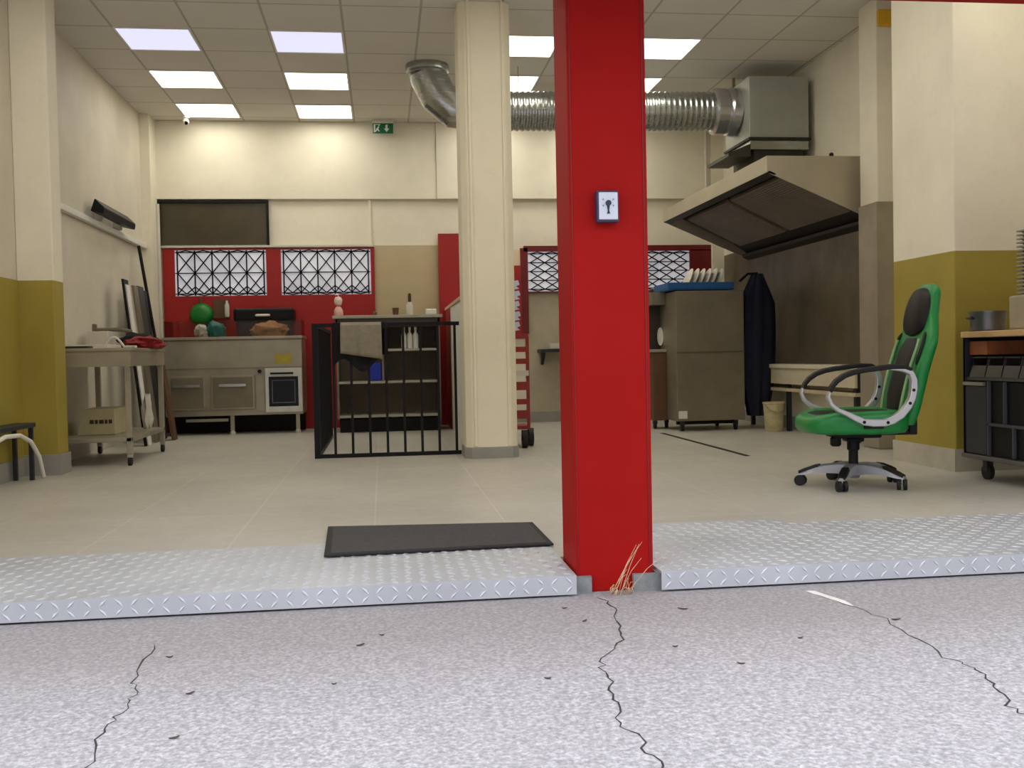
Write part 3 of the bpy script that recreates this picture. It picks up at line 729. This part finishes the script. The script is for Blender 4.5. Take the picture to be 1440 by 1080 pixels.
# ================================================================== WORK TABLE AND WHAT IS ON IT
r = thing('work_table', 'stainless steel work table on castors standing along the plain wall', 'table', (-2.16, 8.5, 0))
TX0, TX1, TY0, TY1 = -2.46, -1.86, 7.9, 9.12
B(TX0, TX1, TY0, TY1, .865, .89).build('tabletop', M_steel, r, bevel=.004)
MB().box(TX0+.02, TX1-.01, TY0+.01, TY0+.03, .75, .865).box(TX1-.03, TX1-.01, TY0+.03, TY1-.03, .75, .865).box(TX0+.02, TX1-.01, TY1-.03, TY1-.01, .75, .865).build('apron', M_steel, r)
B(TX0+.02, TX1-.02, TY0+.02, TY1-.02, .18, .215).build('lower_shelf', M_steel, r, bevel=.004)
for x in (TX0+.04, TX1-.04):
    for y in (TY0+.04, TY1-.04):
        l_ = B(x-.02, x+.02, y-.02, y+.02, .085, .865).build('leg', M_steel, r, bevel=.003)
        MB().tube([(x-.012, y, .035), (x+.012, y, .035)], .035, 16).build('castor', M_rubber, l_, smooth=40)
        MB().box(x-.018, x+.018, y-.02, y+.02, .06, .09).build('castor_fork', M_chrome, l_)
tag(B(-2.44, -2.15, 8.35, 8.8, .8905, .925).build('paper_stack', mat('white paper', (226, 222, 208), .7, var=.04), bevel=.004), 'flat white stack of sheets on the work table', 'paper')
tag(B(-2.40, -2.22, 8.1, 8.22, .8905, .91).build('dark_tray', M_dark, bevel=.004), 'small dark tray at the front of the work table', 'tray')
tag(B(-2.43, -2.27, 8.85, 9.05, .8905, 1.045).build('white_box', M_offwhite, bevel=.006), 'pale box on the work table next to the wall', 'box')
r = thing('wall_bracket', 'grey metal pipe bracket fixed to the plain wall above the table', 'bracket', (-2.4, 9.3, 1.05))
MB().tube([(-2.5, 9.3, 1.07), (-2.28, 9.3, 1.07), (-2.18, 9.3, 1.05)], .018, 10).build('bar', M_steelcab, r, smooth=40)
MB().box(-2.499, -2.485, 9.25, 9.35, 1.02, 1.12).build('plate', M_steelcab, r)
mb = MB(); P = [(-2.15+.16*(1-math.cos(a))/1, 8.2, .897+.085*math.sin(a)**.8 if math.sin(a) > 0 else .897) for a in [PI*k/14 for k in range(15)]]
P = [(-2.12+.15*k/14*1.0, 8.15, .899+.075*math.sin(PI*k/14)) for k in range(15)]
mb.tube(P, .009, 8); mb.tube([(-1.97, 8.15, .9), (-1.9, 8.13, .899), (-1.87, 8.1, .899)], .009, 8)
tag(mb.build('white_hose', M_white, smooth=60), 'white looped tube arching on the corner of the work table', 'hose')
tag(MB().blob((-1.93, 8.66, .933), (.14, .24, .055), .5, 2.2, 21).build('red_cloth', M_redcloth, smooth=50), 'crumpled red cloth lying on the end of the work table', 'cloth')
tag(MB().blob((-2.06, 9.0, .95), (.18, .09, .075), .4, 2.0, 31).build('black_bag', M_blackcloth, smooth=50), 'black bag lying at the back of the work table', 'bag')
r = thing('crate', 'pale crate with dark blurred markings on the table lower shelf', 'crate', (-2.23, 8.4, .215))
MB().prism([(-2.37, .2155), (-2.08, .2155), (-2.08, .42), (-2.32, .42)], 'y', 8.25, 8.7).build('body', M_card, r, bevel=.006)
mb = MB(); x = -2.27
for wd in (.03, .022, .034, .02, .026): mb.box(x, x+wd, 8.247, 8.25, .305, .335); x += wd+.009
mb.build('markings', mat('dark print', (52, 40, 26), .7), r)
tag(MB().blob((-1.995, 8.97, .345), (.045, .06, .17), .35, 2.5, 41).build('white_bag', mat('white film', (214, 208, 196), .6), smooth=50), 'slim white plastic bag standing upright on the table lower shelf', 'bag')
# boards leaning in the corner behind the table
def lean(name, x, y, wd, th, h, tilt, m, label):
    mb = MB(); dx = tilt
    mb.prism([(x, .001), (x+th, .001), (x+th-dx, h), (x-dx, h)], 'y', y, y+wd)
    return tag(mb.build(name, m, bevel=.004), label, 'board')
lean('leaning_board', -2.20, 9.72, .18, .02, 1.55, .16, M_black, 'black edged board leaning on the plain wall behind the table')
lean('leaning_board', -2.175, 9.74, .13, .015, 1.50, .16, M_white, 'white board leaning against the black edged board')
lean('leaning_board', -2.20, 10.14, .16, .025, 1.52, .17, M_steelcab, 'grey metal sheet leaning between the white and dark boards')
lean('leaning_board', -2.22, 10.34, .22, .03, 1.53, .16, mat('dark grey laminate', (62, 64, 62), .5), 'dark grey board leaning on the wall behind the table')
lean('leaning_board', -2.22, 10.59, .10, .03, 1.5, .16, M_dark, 'narrow black board leaning nearest the red panel')
lean('leaning_board', -2.08, 10.36, .16, .03, .86, .12, M_brown, 'low brown plank leaning before the dark boards')
tag(MB().tube([(-2.15, 10.76, .01), (-2.42, 10.72, 1.96)], .016, 10).build('black_pole', M_black, smooth=40), 'long black pole leaning into the corner', 'pole')

# cable trunking and black wall heater on the plain wall
tag(B(XL+.001, XL+.05, 7.66, 11.24, 1.985, 2.035).build('cable_trunking', M_white, bevel=.006), 'white cable trunking running along the plain wall', 'cable trunking')
r = thing('wall_heater', 'slim black heater bar tilted on the plain wall above the trunking', 'heater', (-2.42, 10.1, 2.04))
MB().prism([(-2.46, 2.09), (-2.35, 2.065), (-2.34, 2.12), (-2.42, 2.20)], 'y', 9.15, 10.28).build('body', M_black, r, bevel=.01)
for y in (9.4, 10.05): MB().box(-2.498, -2.43, y, y+.06, 2.04, 2.15).build('bracket', M_offwhite, r)

# low bench with hose at the front bay
r = thing('low_bench', 'low dark bench frame against the olive wall', 'bench', (-2.4, 6.9, 0))
MB().box(-2.47, -2.33, 6.2, 7.2, .355, .385).build('seat_plank', M_dark, r, bevel=.004)
for y in (6.25, 7.15): B(-2.36, -2.335, y-.015, y+.015, .0, .355).build('leg', M_dark, r); B(-2.465, -2.44, y-.015, y+.015, .0, .355).build('leg', M_dark, r)
tag(MB().tube([(-2.30, 6.30, .30), (-2.30, 6.55, .335), (-2.30, 6.8, .325), (-2.30, 7.0, .27), (-2.30, 7.15, .16), (-2.30, 7.22, .03), (-2.30, 7.23, .013)], .014, 10).build('hose', M_white, smooth=60), 'white hose bending to the floor in front of the low bench', 'hose')

# ================================================================== HAND TROLLEY BEHIND THE CREAM COLUMN
r = thing('hand_cart', 'red slatted hand cart with black wheels half hidden behind the cream column', 'cart', (1.08, 8.6, 0))
M_cart = mat('worn red metal', (140, 34, 30), .5, var=.25, scale=20)
for x in (.93, 1.215): MB().box(x-.012, x+.012, 8.44, 8.47, .15, .93).build('upright', M_cart, r)
for k, z in enumerate((.24, .36, .48, .60, .70, .80, .91)):
    B(.93, 1.22, 8.43, 8.46, z, z+(.07 if k in (0, 2) else .045)).build('slat', M_cart if k % 2 == 0 else M_offwhite if k == 3 else M_cart, r)
B(.92, 1.225, 8.43, 8.75, .15, .18).build('deck', M_cart, r)
for x, y in ((1.0, 8.5), (1.165, 8.36), (1.245, 8.56)):
        wl = MB().tube([(x-.02, y, .073), (x+.02, y, .073)], .072, 18).build('wheel', M_rubber, r, smooth=40)
        MB().box(x-.026, x+.026, y-.015, y+.015, .06, .15).build('fork', M_dark, wl)

# ================================================================== STEEL DISHWASHER CABINET
r = thing('dishwasher_cabinet', 'tall stainless steel dishwasher cabinet on small wheels under the hood end', 'dishwasher', (3.1, 9.9, 0))
B(2.83, 3.515, 9.55, 10.25, .10, 1.365).build('body', M_steelcab, r, bevel=.006)
B(2.828, 3.517, 9.545, 9.551, .76, .775).build('seam', M_steeldark, r)
MB().box(2.69, 2.83, 9.9, 10.25, 1.25, 1.375).build('head', M_steelcab, r, bevel=.004)
MB().box(2.69, 2.83, 10.1, 10.25, .80, 1.25).build('wash_chamber_back', mat('dark chamber', (48, 44, 36), .5), r)
MB().box(2.66, 2.83, 9.88, 10.25, .775, .805).build('wash_deck', M_steel, r, bevel=.004)
MB().box(2.69, 2.83, 9.9, 10.25, .09, .775).build('side_door', M_brown, r, bevel=.006)
B(2.845, 2.93, 9.545, 9.551, .125, .20).build('rating_label', M_white, r)
for x, y in ((2.9, 9.62), (3.44, 9.62), (2.9, 10.18), (3.44, 10.18), (2.73, 10.0)):
    MB().tube([(x-.012, y, .032), (x+.012, y, .032)], .032, 14).build('wheel', M_rubber, r, smooth=40)
    MB().box(x-.02, x+.02, y-.02, y+.02, .05, .102).build('wheel_fork', M_dark, r)
MB().box(2.86, 3.48, 9.66, 9.7, .06, .10).build('base_rail', M_black, r)
mb = MB()
o = MB().grid([[(2.80+.03*0+rr*math.cos(2*PI*k/24)*.35, 10.02+yy, .935+rr*math.sin(2*PI*k/24)) for k in range(24)] for rr, yy in ((.001, .0), (.05, .004), (.09, -.012), (.092, -.016), (.05, -.004), (.001, -.008))], True).build('plate', M_white, smooth=40)
tag(o, 'white plate standing upright in the dishwasher opening', 'plate')
# tray and plates on top
r = thing('tray', 'blue plastic dish tray on top of the steel dishwasher cabinet', 'tray', (3.1, 9.85, 1.365))
MB().box(2.77, 3.43, 9.58, 10.1, 1.3755, 1.385).box(2.77, 3.43, 9.58, 9.595, 1.385, 1.45).box(2.77, 3.43, 10.085, 10.1, 1.385, 1.45).box(2.77, 2.785, 9.595, 10.085, 1.385, 1.45).box(3.415, 3.43, 9.595, 10.085, 1.385, 1.45).build('shell', M_tray, r, bevel=.005)
for i in range(6):
    x = 2.96+i*.062; mb = MB(); rows = []
    for rr, q in ((.001, 0), (.05, 0), (.085, .012), (.115, .022), (.115, .028), (.085, .018), (.05, .006), (.001, .006)):
        rows.append([(x+q*.9+(rr*math.sin(2*PI*k/28)+.115)*.45, 9.82+rr*math.cos(2*PI*k/28), 1.387+(rr*math.sin(2*PI*k/28)+.115)*.98-q*.4) for k in range(28)])
    o = mb.grid(rows, True).build('plate', M_offwhite, smooth=35)
    tag(o, 'white plate slanted in a row on the blue tray', 'plate', 'white plates lined up on the blue tray')

# navy coat hanging on the cabinet flank
mb = MB(); rows = []
for i in range(25):
    q = i/24; z = 1.53-q*1.4; wx = (.05+.11*min(1, q*5))*(1 if q < .72 else 1-.45*(q-.72)/.28); wy = .05+.03*min(1, q*4)
    row = []
    for k in range(36):
        a = 2*PI*k/36; f_ = 1+.16*math.sin(a*7+q*2)+.07*math.sin(a*13+q*5)
        row.append((3.70-.015*q+wx*math.cos(a)*f_, 9.66+wy*math.sin(a)*f_, z))
    rows.append(row)
r = thing('coat', 'dark navy coat hanging beside the steel dishwasher cabinet', 'coat', (3.69, 9.66, .13))
mb.grid(rows, True, True).build('cloth', M_navy, r, smooth=60)
MB().tube([(3.515, 9.66, 1.46), (3.60, 9.66, 1.53), (3.70, 9.66, 1.535)], .012, 8).build('hanging_loop', M_black, r, smooth=50)

# bucket and bench along the wall
r = thing('bucket', 'pale plastic bucket on the floor between the cabinet and the chair', 'bucket', (3.86, 9.35, 0))
MB().lathe(3.70, 9.28, [(.08, .001), (.085, .01), (.10, .26), (.105, .265), (.105, .28), (.095, .28), (.078, .02)], 24).build('body', mat('pale bucket plastic', (196, 184, 142), .5, var=.2, scale=14), r, smooth=40)
MB().tube([(3.60, 9.25, .255), (3.63, 9.19, .2), (3.70, 9.165, .18), (3.77, 9.19, .2), (3.80, 9.25, .255)], .004, 6).build('bail', M_steel, r)
r = thing('wall_bench', 'pale wooden bench along the wall under the steel splashback', 'bench', (3.88, 9.1, 0))
B(3.78, 3.98, 7.75, 10.35, .60, .638).build('top', mat('pale board', (214, 206, 184), .5, var=.05), r, bevel=.004)
B(3.80, 3.82, 7.8, 10.3, .45, .60).build('apron', mat('cream board', (200, 190, 164), .6, var=.08), r)
B(3.80, 3.98, 7.8, 10.3, .38, .41).build('shelf', mat('cream plank', (196, 182, 150), .6, var=.15, scale=14), r)
for y in (7.85, 9.25, 10.2): B(3.82, 3.86, y-.02, y+.02, 0, .6).build('leg', M_dark, r)

# floor drain
r = thing('floor_drain', 'long narrow steel drain channel let into the floor', 'drain', (2.645, 8.3, 0))
MB().box(2.625, 2.632, 7.15, 9.45, -.001, .003).box(2.658, 2.665, 7.15, 9.45, -.001, .003).build('edge', mat('drain edge', (86, 80, 70), .5, metal=.5), r)
B(2.632, 2.658, 7.15, 9.45, -.001, .0015).build('slot', M_black, r)

# ================================================================== TROLLEY WITH DRAWERS
KX, K0, K1 = 3.385, 4.55, 5.60
r = thing('storage_trolley', 'dark storage trolley with a wooden top standing against the grey pillar', 'trolley', (3.64, 5.1, 0))
B(KX, 3.95, K0, K1, .822, .857).build('top', M_wood, r, bevel=.004)
B(KX+.01, KX+.03, K1-.03, K1-.01, .13, .822).build('corner_post', M_dark, r)
B(KX+.01, 3.94, K1-.028, K1-.012, .13, .822).build('side_panel', M_dark, r)
B(3.92, 3.94, K0, K1-.03, .13, .822).build('back_panel', M_black, r)
B(KX+.04, 3.9, K1-.20, K1-.03, .722, .80).build('wooden_box', M_orange, r)
B(KX+.02, 3.92, K0, K1-.03, .575, .592).build('bin_shelf', mat('bin shelf', (74, 72, 62), .5), r)
for k in range(6):
    y1 = K1-.06-k*.155; y0 = y1-.145
    bn = MB()
    bn.prism([(KX+.02, .594), (KX+.16, .594), (KX+.16, .71), (KX+.05, .71)], 'y', y0, y0+.004)
    bn.prism([(KX+.02, .594), (KX+.16, .594), (KX+.16, .71), (KX+.05, .71)], 'y', y1-.004, y1)
    bn.prism([(KX+.018, .594), (KX+.022, .594), (KX+.04, .66), (KX+.036, .66)], 'y', y0, y1)
    bn.box(KX+.02, KX+.16, y0, y1, .593, .597).box(KX+.157, KX+.16, y0, y1, .594, .71)
    bn.prism([(KX+.034, .702), (KX+.05, .702), (KX+.05, .71), (KX+.034, .71)], 'y', y0, y1)
    bn.build('tilt_bin', M_bin, r)
B(KX+.004, KX+.02, K1-.215, K1-.012, .545, .565).build('pull_bar', M_steel, r)
M_drw = mat('charcoal drawer', (40, 42, 50), .45, var=.08)
B(KX+.012, KX+.03, K1-.235, K1-.03, .15, .54).build('door', M_drw, r, bevel=.004)
M_edge = mat('grey edging', (66, 68, 74), .5)
for y0, y1, z0, z1 in ((K1-.39, K1-.25, .335, .565), (K1-.60, K1-.40, .335, .565), (K1-.84, K1-.61, .335, .565), (K1-.47, K1-.25, .15, .32), (K1-.72, K1-.48, .15, .32), (K1-1.0, K1-.85, .15, .565)):
    MB().box(KX+.03, KX+.05, y0, y1, z0, z1).build('compartment', M_black, r)
MB().box(KX+.012, KX+.03, K1-.252, K1-.24, .15, .57).box(KX+.012, KX+.03, K1-.40, K1-.39, .335, .57).box(KX+.012, KX+.03, K1-1.0, K1-.24, .32, .335).box(KX+.012, KX+.03, K1-.482, K1-.47, .15, .32).box(KX+.012, KX+.03, K1-.61, K1-.60, .335, .57).build('dividers', M_edge, r)
B(KX, 3.94, K0, K1, .12, .145).build('base', mat('trolley base', (92, 88, 80), .5), r, bevel=.004)
for x in (KX+.08, 3.86):
    for y in (K1-.14, K0+.14):
        c_ = MB().tube([(x-.014, y, .045), (x+.014, y, .045)], .045, 16).build('castor', M_rubber, r, smooth=40)
        MB().box(x-.02, x+.02, y-.02, y+.02, .05, .12).build('castor_fork', M_dark, c_)
r = thing('pot', 'grey metal cooking pot on the wooden top beside the pillar', 'pot', (3.49, 5.49, .857))
MB().lathe(3.49, 5.49, [(.088, .858), (.095, .865), (.098, .955), (.103, .965), (.103, .972), (.096, .972), (.09, .87)], 28).build('body', mat('dull grey steel', (118, 120, 122), .35, metal=.7), r, smooth=40)
MB().tube([(3.39, 5.47, .93), (3.365, 5.46, .935), (3.365, 5.50, .935), (3.39, 5.51, .93)], .006, 8).build('handle', M_dark, r, smooth=50)
tag(B(3.44, 3.80, 4.85, 5.22, .858, 1.045).build('container', mat('beige container', (158, 146, 122), .6), bevel=.012), 'beige box on the wooden trolley top carrying the stack of trays', 'box')
for k in range(17):
    z = 1.046+k*.021; mb = MB()
    mb.prism([(3.475+.004*(k % 2), 4.86), (3.79, 4.86), (3.79, 5.15), (3.475+.004*(k % 2), 5.15)], 'z', z, z+.007)
    mb.prism([(3.455, 4.84), (3.81, 4.84), (3.81, 5.17), (3.455, 5.17)], 'z', z+.007, z+.0165)
    tag(mb.build('tray', mat('grey tray metal', (150, 146, 138), .4, metal=.4), bevel=.002, seg=1), 'thin grey tray in the tall stack on the beige box', 'tray', 'grey trays stacked on the beige box')

# ================================================================== GREEN OFFICE CHAIR (local axes: +x forward, +y towards the street)
CH = thing('office_chair', 'green and black racing style office chair with silver armrests', 'chair', (2.62, 5.41, 0), math.radians(171))
def L(mb, *a, **k): return mb.build(*a, local=True, **k)
# backrest
BR = [(.35, -.215, .20, .085), (.42, -.225, .225, .10), (.52, -.245, .24, .105), (.62, -.27, .245, .105), (.72, -.30, .255, .10), (.80, -.325, .255, .095), (.87, -.345, .215, .09), (.94, -.36, .175, .085), (1.01, -.375, .155, .08), (1.07, -.388, .14, .075), (1.105, -.398, .115, .06), (1.122, -.405, .07, .035)]
def lerp_rows(R, n_):
    out = []
    for i in range(n_+1):
        q = i/n_*(len(R)-1); a = min(int(q), len(R)-2); f_ = q-a
        p0 = R[max(a-1, 0)]; p1 = R[a]; p2 = R[a+1]; p3 = R[min(a+2, len(R)-1)]
        out.append(tuple(.5*((2*p1[k])+(-p0[k]+p2[k])*f_+(2*p0[k]-5*p1[k]+4*p2[k]-p3[k])*f_*f_+(-p0[k]+3*p1[k]-3*p2[k]+p3[k])*f_**3) for k in range(len(p1))))
    return out
RR = lerp_rows(BR, 40)
def wing(z): return .028*max(0, min(1, 1-abs(z-.66)/.42))+.004
rows = []
for z, xf, hw, th in RR:
    row = []
    for k in range(28):
        a = 2*PI*k/28; c_, s_ = math.cos(a), math.sin(a)
        yy = hw*math.copysign(abs(c_)**.7, c_); tt = th/2*math.copysign(abs(s_)**.8, s_)
        row.append((xf-th/2+tt+wing(z)*abs(yy/hw)**3*(1 if s_ > -.2 else .8), yy, z-(xf+.3)*.0))
    rows.append(row)
bk = L(MB().grid(rows, True, True), 'backrest', M_green, CH, smooth=60)
def pad(z0, z1, hwf, off, m, name, par):
    rows = []; Z = [r_ for r_ in lerp_rows(BR, 60) if z0 <= r_[0] <= z1]
    for j, (z, xf, hw, th) in enumerate(Z):
        q = j/(len(Z)-1); e = math.sin(PI*min(1, max(0, q)))**.35 if name == 'headrest_pad' else min(1, (math.sin(PI*q)+.25))**.4
        w_ = hw*hwf*max(e, .15)
        front = []; back = []
        for k in range(9):
            s_ = -1+2*k/8; yy = w_*s_
            bulge = off*(1-s_**4)*max(.2, e)
            base = xf+wing(z)*abs(yy/hw)**3
            front.append((base+bulge, yy, z)); back.append((base-.02, yy, z))
        rows.append(front+back[::-1])
    return L(MB().grid(rows, True, True), name, m, par, smooth=60)
pad(.37, .83, .56, .022, M_padblack, 'back_pad', CH)
pad(.83, 1.105, .9, .045, M_padblack, 'headrest_pad', CH)
for sg in (-1, 1):
    P = [(xf+wing(z)*.66**3+.012, sg*hw*.66, z) for z, xf, hw, th in RR if .40 < z < .83]
    L(MB().tube(P, .009, 8), 'piping', M_greenlight, bk, smooth=60)
    P = [(xf+wing(z)*.8**3-.009, sg*hw*.79, z) for z, xf, hw, th in RR if .66 < z < .86]
    L(MB().tube(P, [.004]+[.012]*(len(P)-2)+[.004], 8), 'side_slot', M_padblack, bk, smooth=60)
# seat
def sup(a, e=.55): return math.copysign(abs(a)**e, a)
rows = []
for z, k_ in ((.305, .84), (.31, .94), (.33, .99), (.37, 1.0), (.395, .985), (.41, .93), (.418, .8), (.415, .5), (.412, .2)):
    row = []
    for k in range(40):
        a = 2*PI*k/40; yy = .262*k_*sup(math.sin(a)); xx = .015+.285*k_*sup(math.cos(a), .6)
        lift = .022*(abs(yy)/.26)**3+.012*max(0, -xx)/.25-.02*max(0, xx-.15)/.15
        row.append((xx, yy, z+(lift if z > .36 else 0)))
    rows.append(row)
L(MB().grid(rows, True, True), 'seat', M_green, CH, smooth=60)
rows = []
for i in range(11):
    x = -.20+.47*i/10; rows.append([(x, -.13+.26*k/6, .42+.012*math.sin(PI*k/6)*math.sin(PI*min(1, i/10+.15))-.035*max(0, (x-.17)/.1)**2) for k in range(7)])
    rows[-1] += [(p[0], p[1], .38) for p in rows[-1][::-1]]
L(MB().grid(rows, True, True), 'seat_pad', M_padblack, CH, smooth=60)
L(MB().box(-.13, .13, -.10, .10, .275, .31).box(-.05, .05, -.05, .05, .25, .275), 'tilt_mechanism', M_black, CH, bevel=.01)
L(MB().tube([(.10, .05, .285), (.12, .06, .27)], .012, 8).lathe(.115, .06, [(.022, .23), (.03, .24), (.03, .275), (.02, .285)], 16), 'tension_knob', M_black, CH, smooth=40)
L(MB().box(-.30, -.13, -.04, .04, .285, .306).box(-.345, -.30, -.04, .04, .285, .46), 'back_bracket', M_black, CH, bevel=.006)
# armrests
for sg in (1, -1):
    y = sg*.278
    loop = [(.205, .545), (.215, .515), (.20, .475), (.165, .445), (.12, .425), (.07, .398), (.03, .378), (-.02, .372), (-.08, .372), (-.125, .385), (-.17, .415), (-.205, .455), (-.228, .50), (-.238, .55), (-.238, .60), (-.222, .638), (-.18, .655), (-.10, .662)]
    fr = L(MB().ribbon(loop, y, .045, [.016, .018, .02, .022, .026, .032, .036, .04, .04, .04, .04, .038, .036, .036, .034, .03, .024, .012]), 'armrest', M_silver, CH, smooth=35, bevel=.006)
    top = [(.205, .54), (.195, .57), (.17, .60), (.13, .627), (.08, .645), (.02, .656), (-.05, .664), (-.12, .672), (-.19, .670), (-.225, .652)]
    L(MB().ribbon(top, y, .06, [.014, .02, .024, .026, .027, .027, .027, .027, .024, .014]), 'arm_pad', M_padblack, fr, smooth=35, bevel=.007)
    for (bx, bz) in ((.03, .378), (-.095, .374), (-.212, .475), (-.232, .545)):
        L(MB().tube([(bx, y-.0235, bz), (bx, y+.0235, bz)], .009, 10).tube([(bx, y-.026, bz), (bx, y+.026, bz)], .006, 8), 'bolt', M_black, fr)
    L(MB().box(-.08, .02, min(y, sg*.2), max(y, sg*.2), .34, .36), 'arm_mount', M_black, CH)
# base
L(MB().lathe(0, 0, [(.026, .11), (.026, .20), (.034, .205), (.034, .26)], 20), 'gas_lift', M_black, CH, smooth=40)
hub = L(MB().lathe(0, 0, [(.03, .045), (.035, .055), (.05, .075), (.05, .115), (.035, .125)], 20), 'hub', M_satin, CH, smooth=40)
for ang in (160, 232, 304, 16, 88):
    a = math.radians(ang-171); ca, sa = math.cos(a), math.sin(a)
    def T(x, y, z): return (x*ca-y*sa, x*sa+y*ca, z)
    rows = []
    for rr, wd, zt, zb in ((.03, .034, .128, .06), (.09, .033, .130, .072), (.16, .029, .122, .074), (.22, .026, .108, .070), (.27, .024, .090, .062), (.305, .016, .074, .060)):
        rows.append([T(rr, -wd, zb), T(rr, wd, zb), T(rr, wd*.9, zt-.008), T(rr, wd*.5, zt), T(rr, -wd*.5, zt), T(rr, -wd*.9, zt-.008)])
    arm = L(MB().grid(rows, True, True), 'base_arm', M_satin, CH, smooth=40)
    rows = []
    for rr, wd, zt in ((.18, .016, .123), (.20, .025, .120), (.265, .025, .097), (.30, .019, .082)):
        rows.append([T(rr, -wd, zt-.014), T(rr, wd, zt-.014), T(rr, wd*.8, zt), T(rr, -wd*.8, zt)])
    L(MB().grid(rows, True, True), 'foot_cap', M_padblack, arm, smooth=40)
    tw = a+random.uniform(-1, 1); ct, st = math.cos(tw), math.sin(tw)
    cx_, cy_ = T(.288, 0, 0)[:2]
    mb = MB()
    for o_ in (-.016, .016):
        mb.tube([(cx_-st*(o_-.009), cy_+ct*(o_-.009), .03), (cx_-st*(o_+.009), cy_+ct*(o_+.009), .03)], .03, 18)
    cs = L(mb, 'castor', M_rubber, CH, smooth=40)
    L(MB().lathe(cx_, cy_, [(.010, .03), (.010, .062), (.017, .062), (.017, .068)], 12), 'castor_stem', M_chrome, cs, smooth=40)
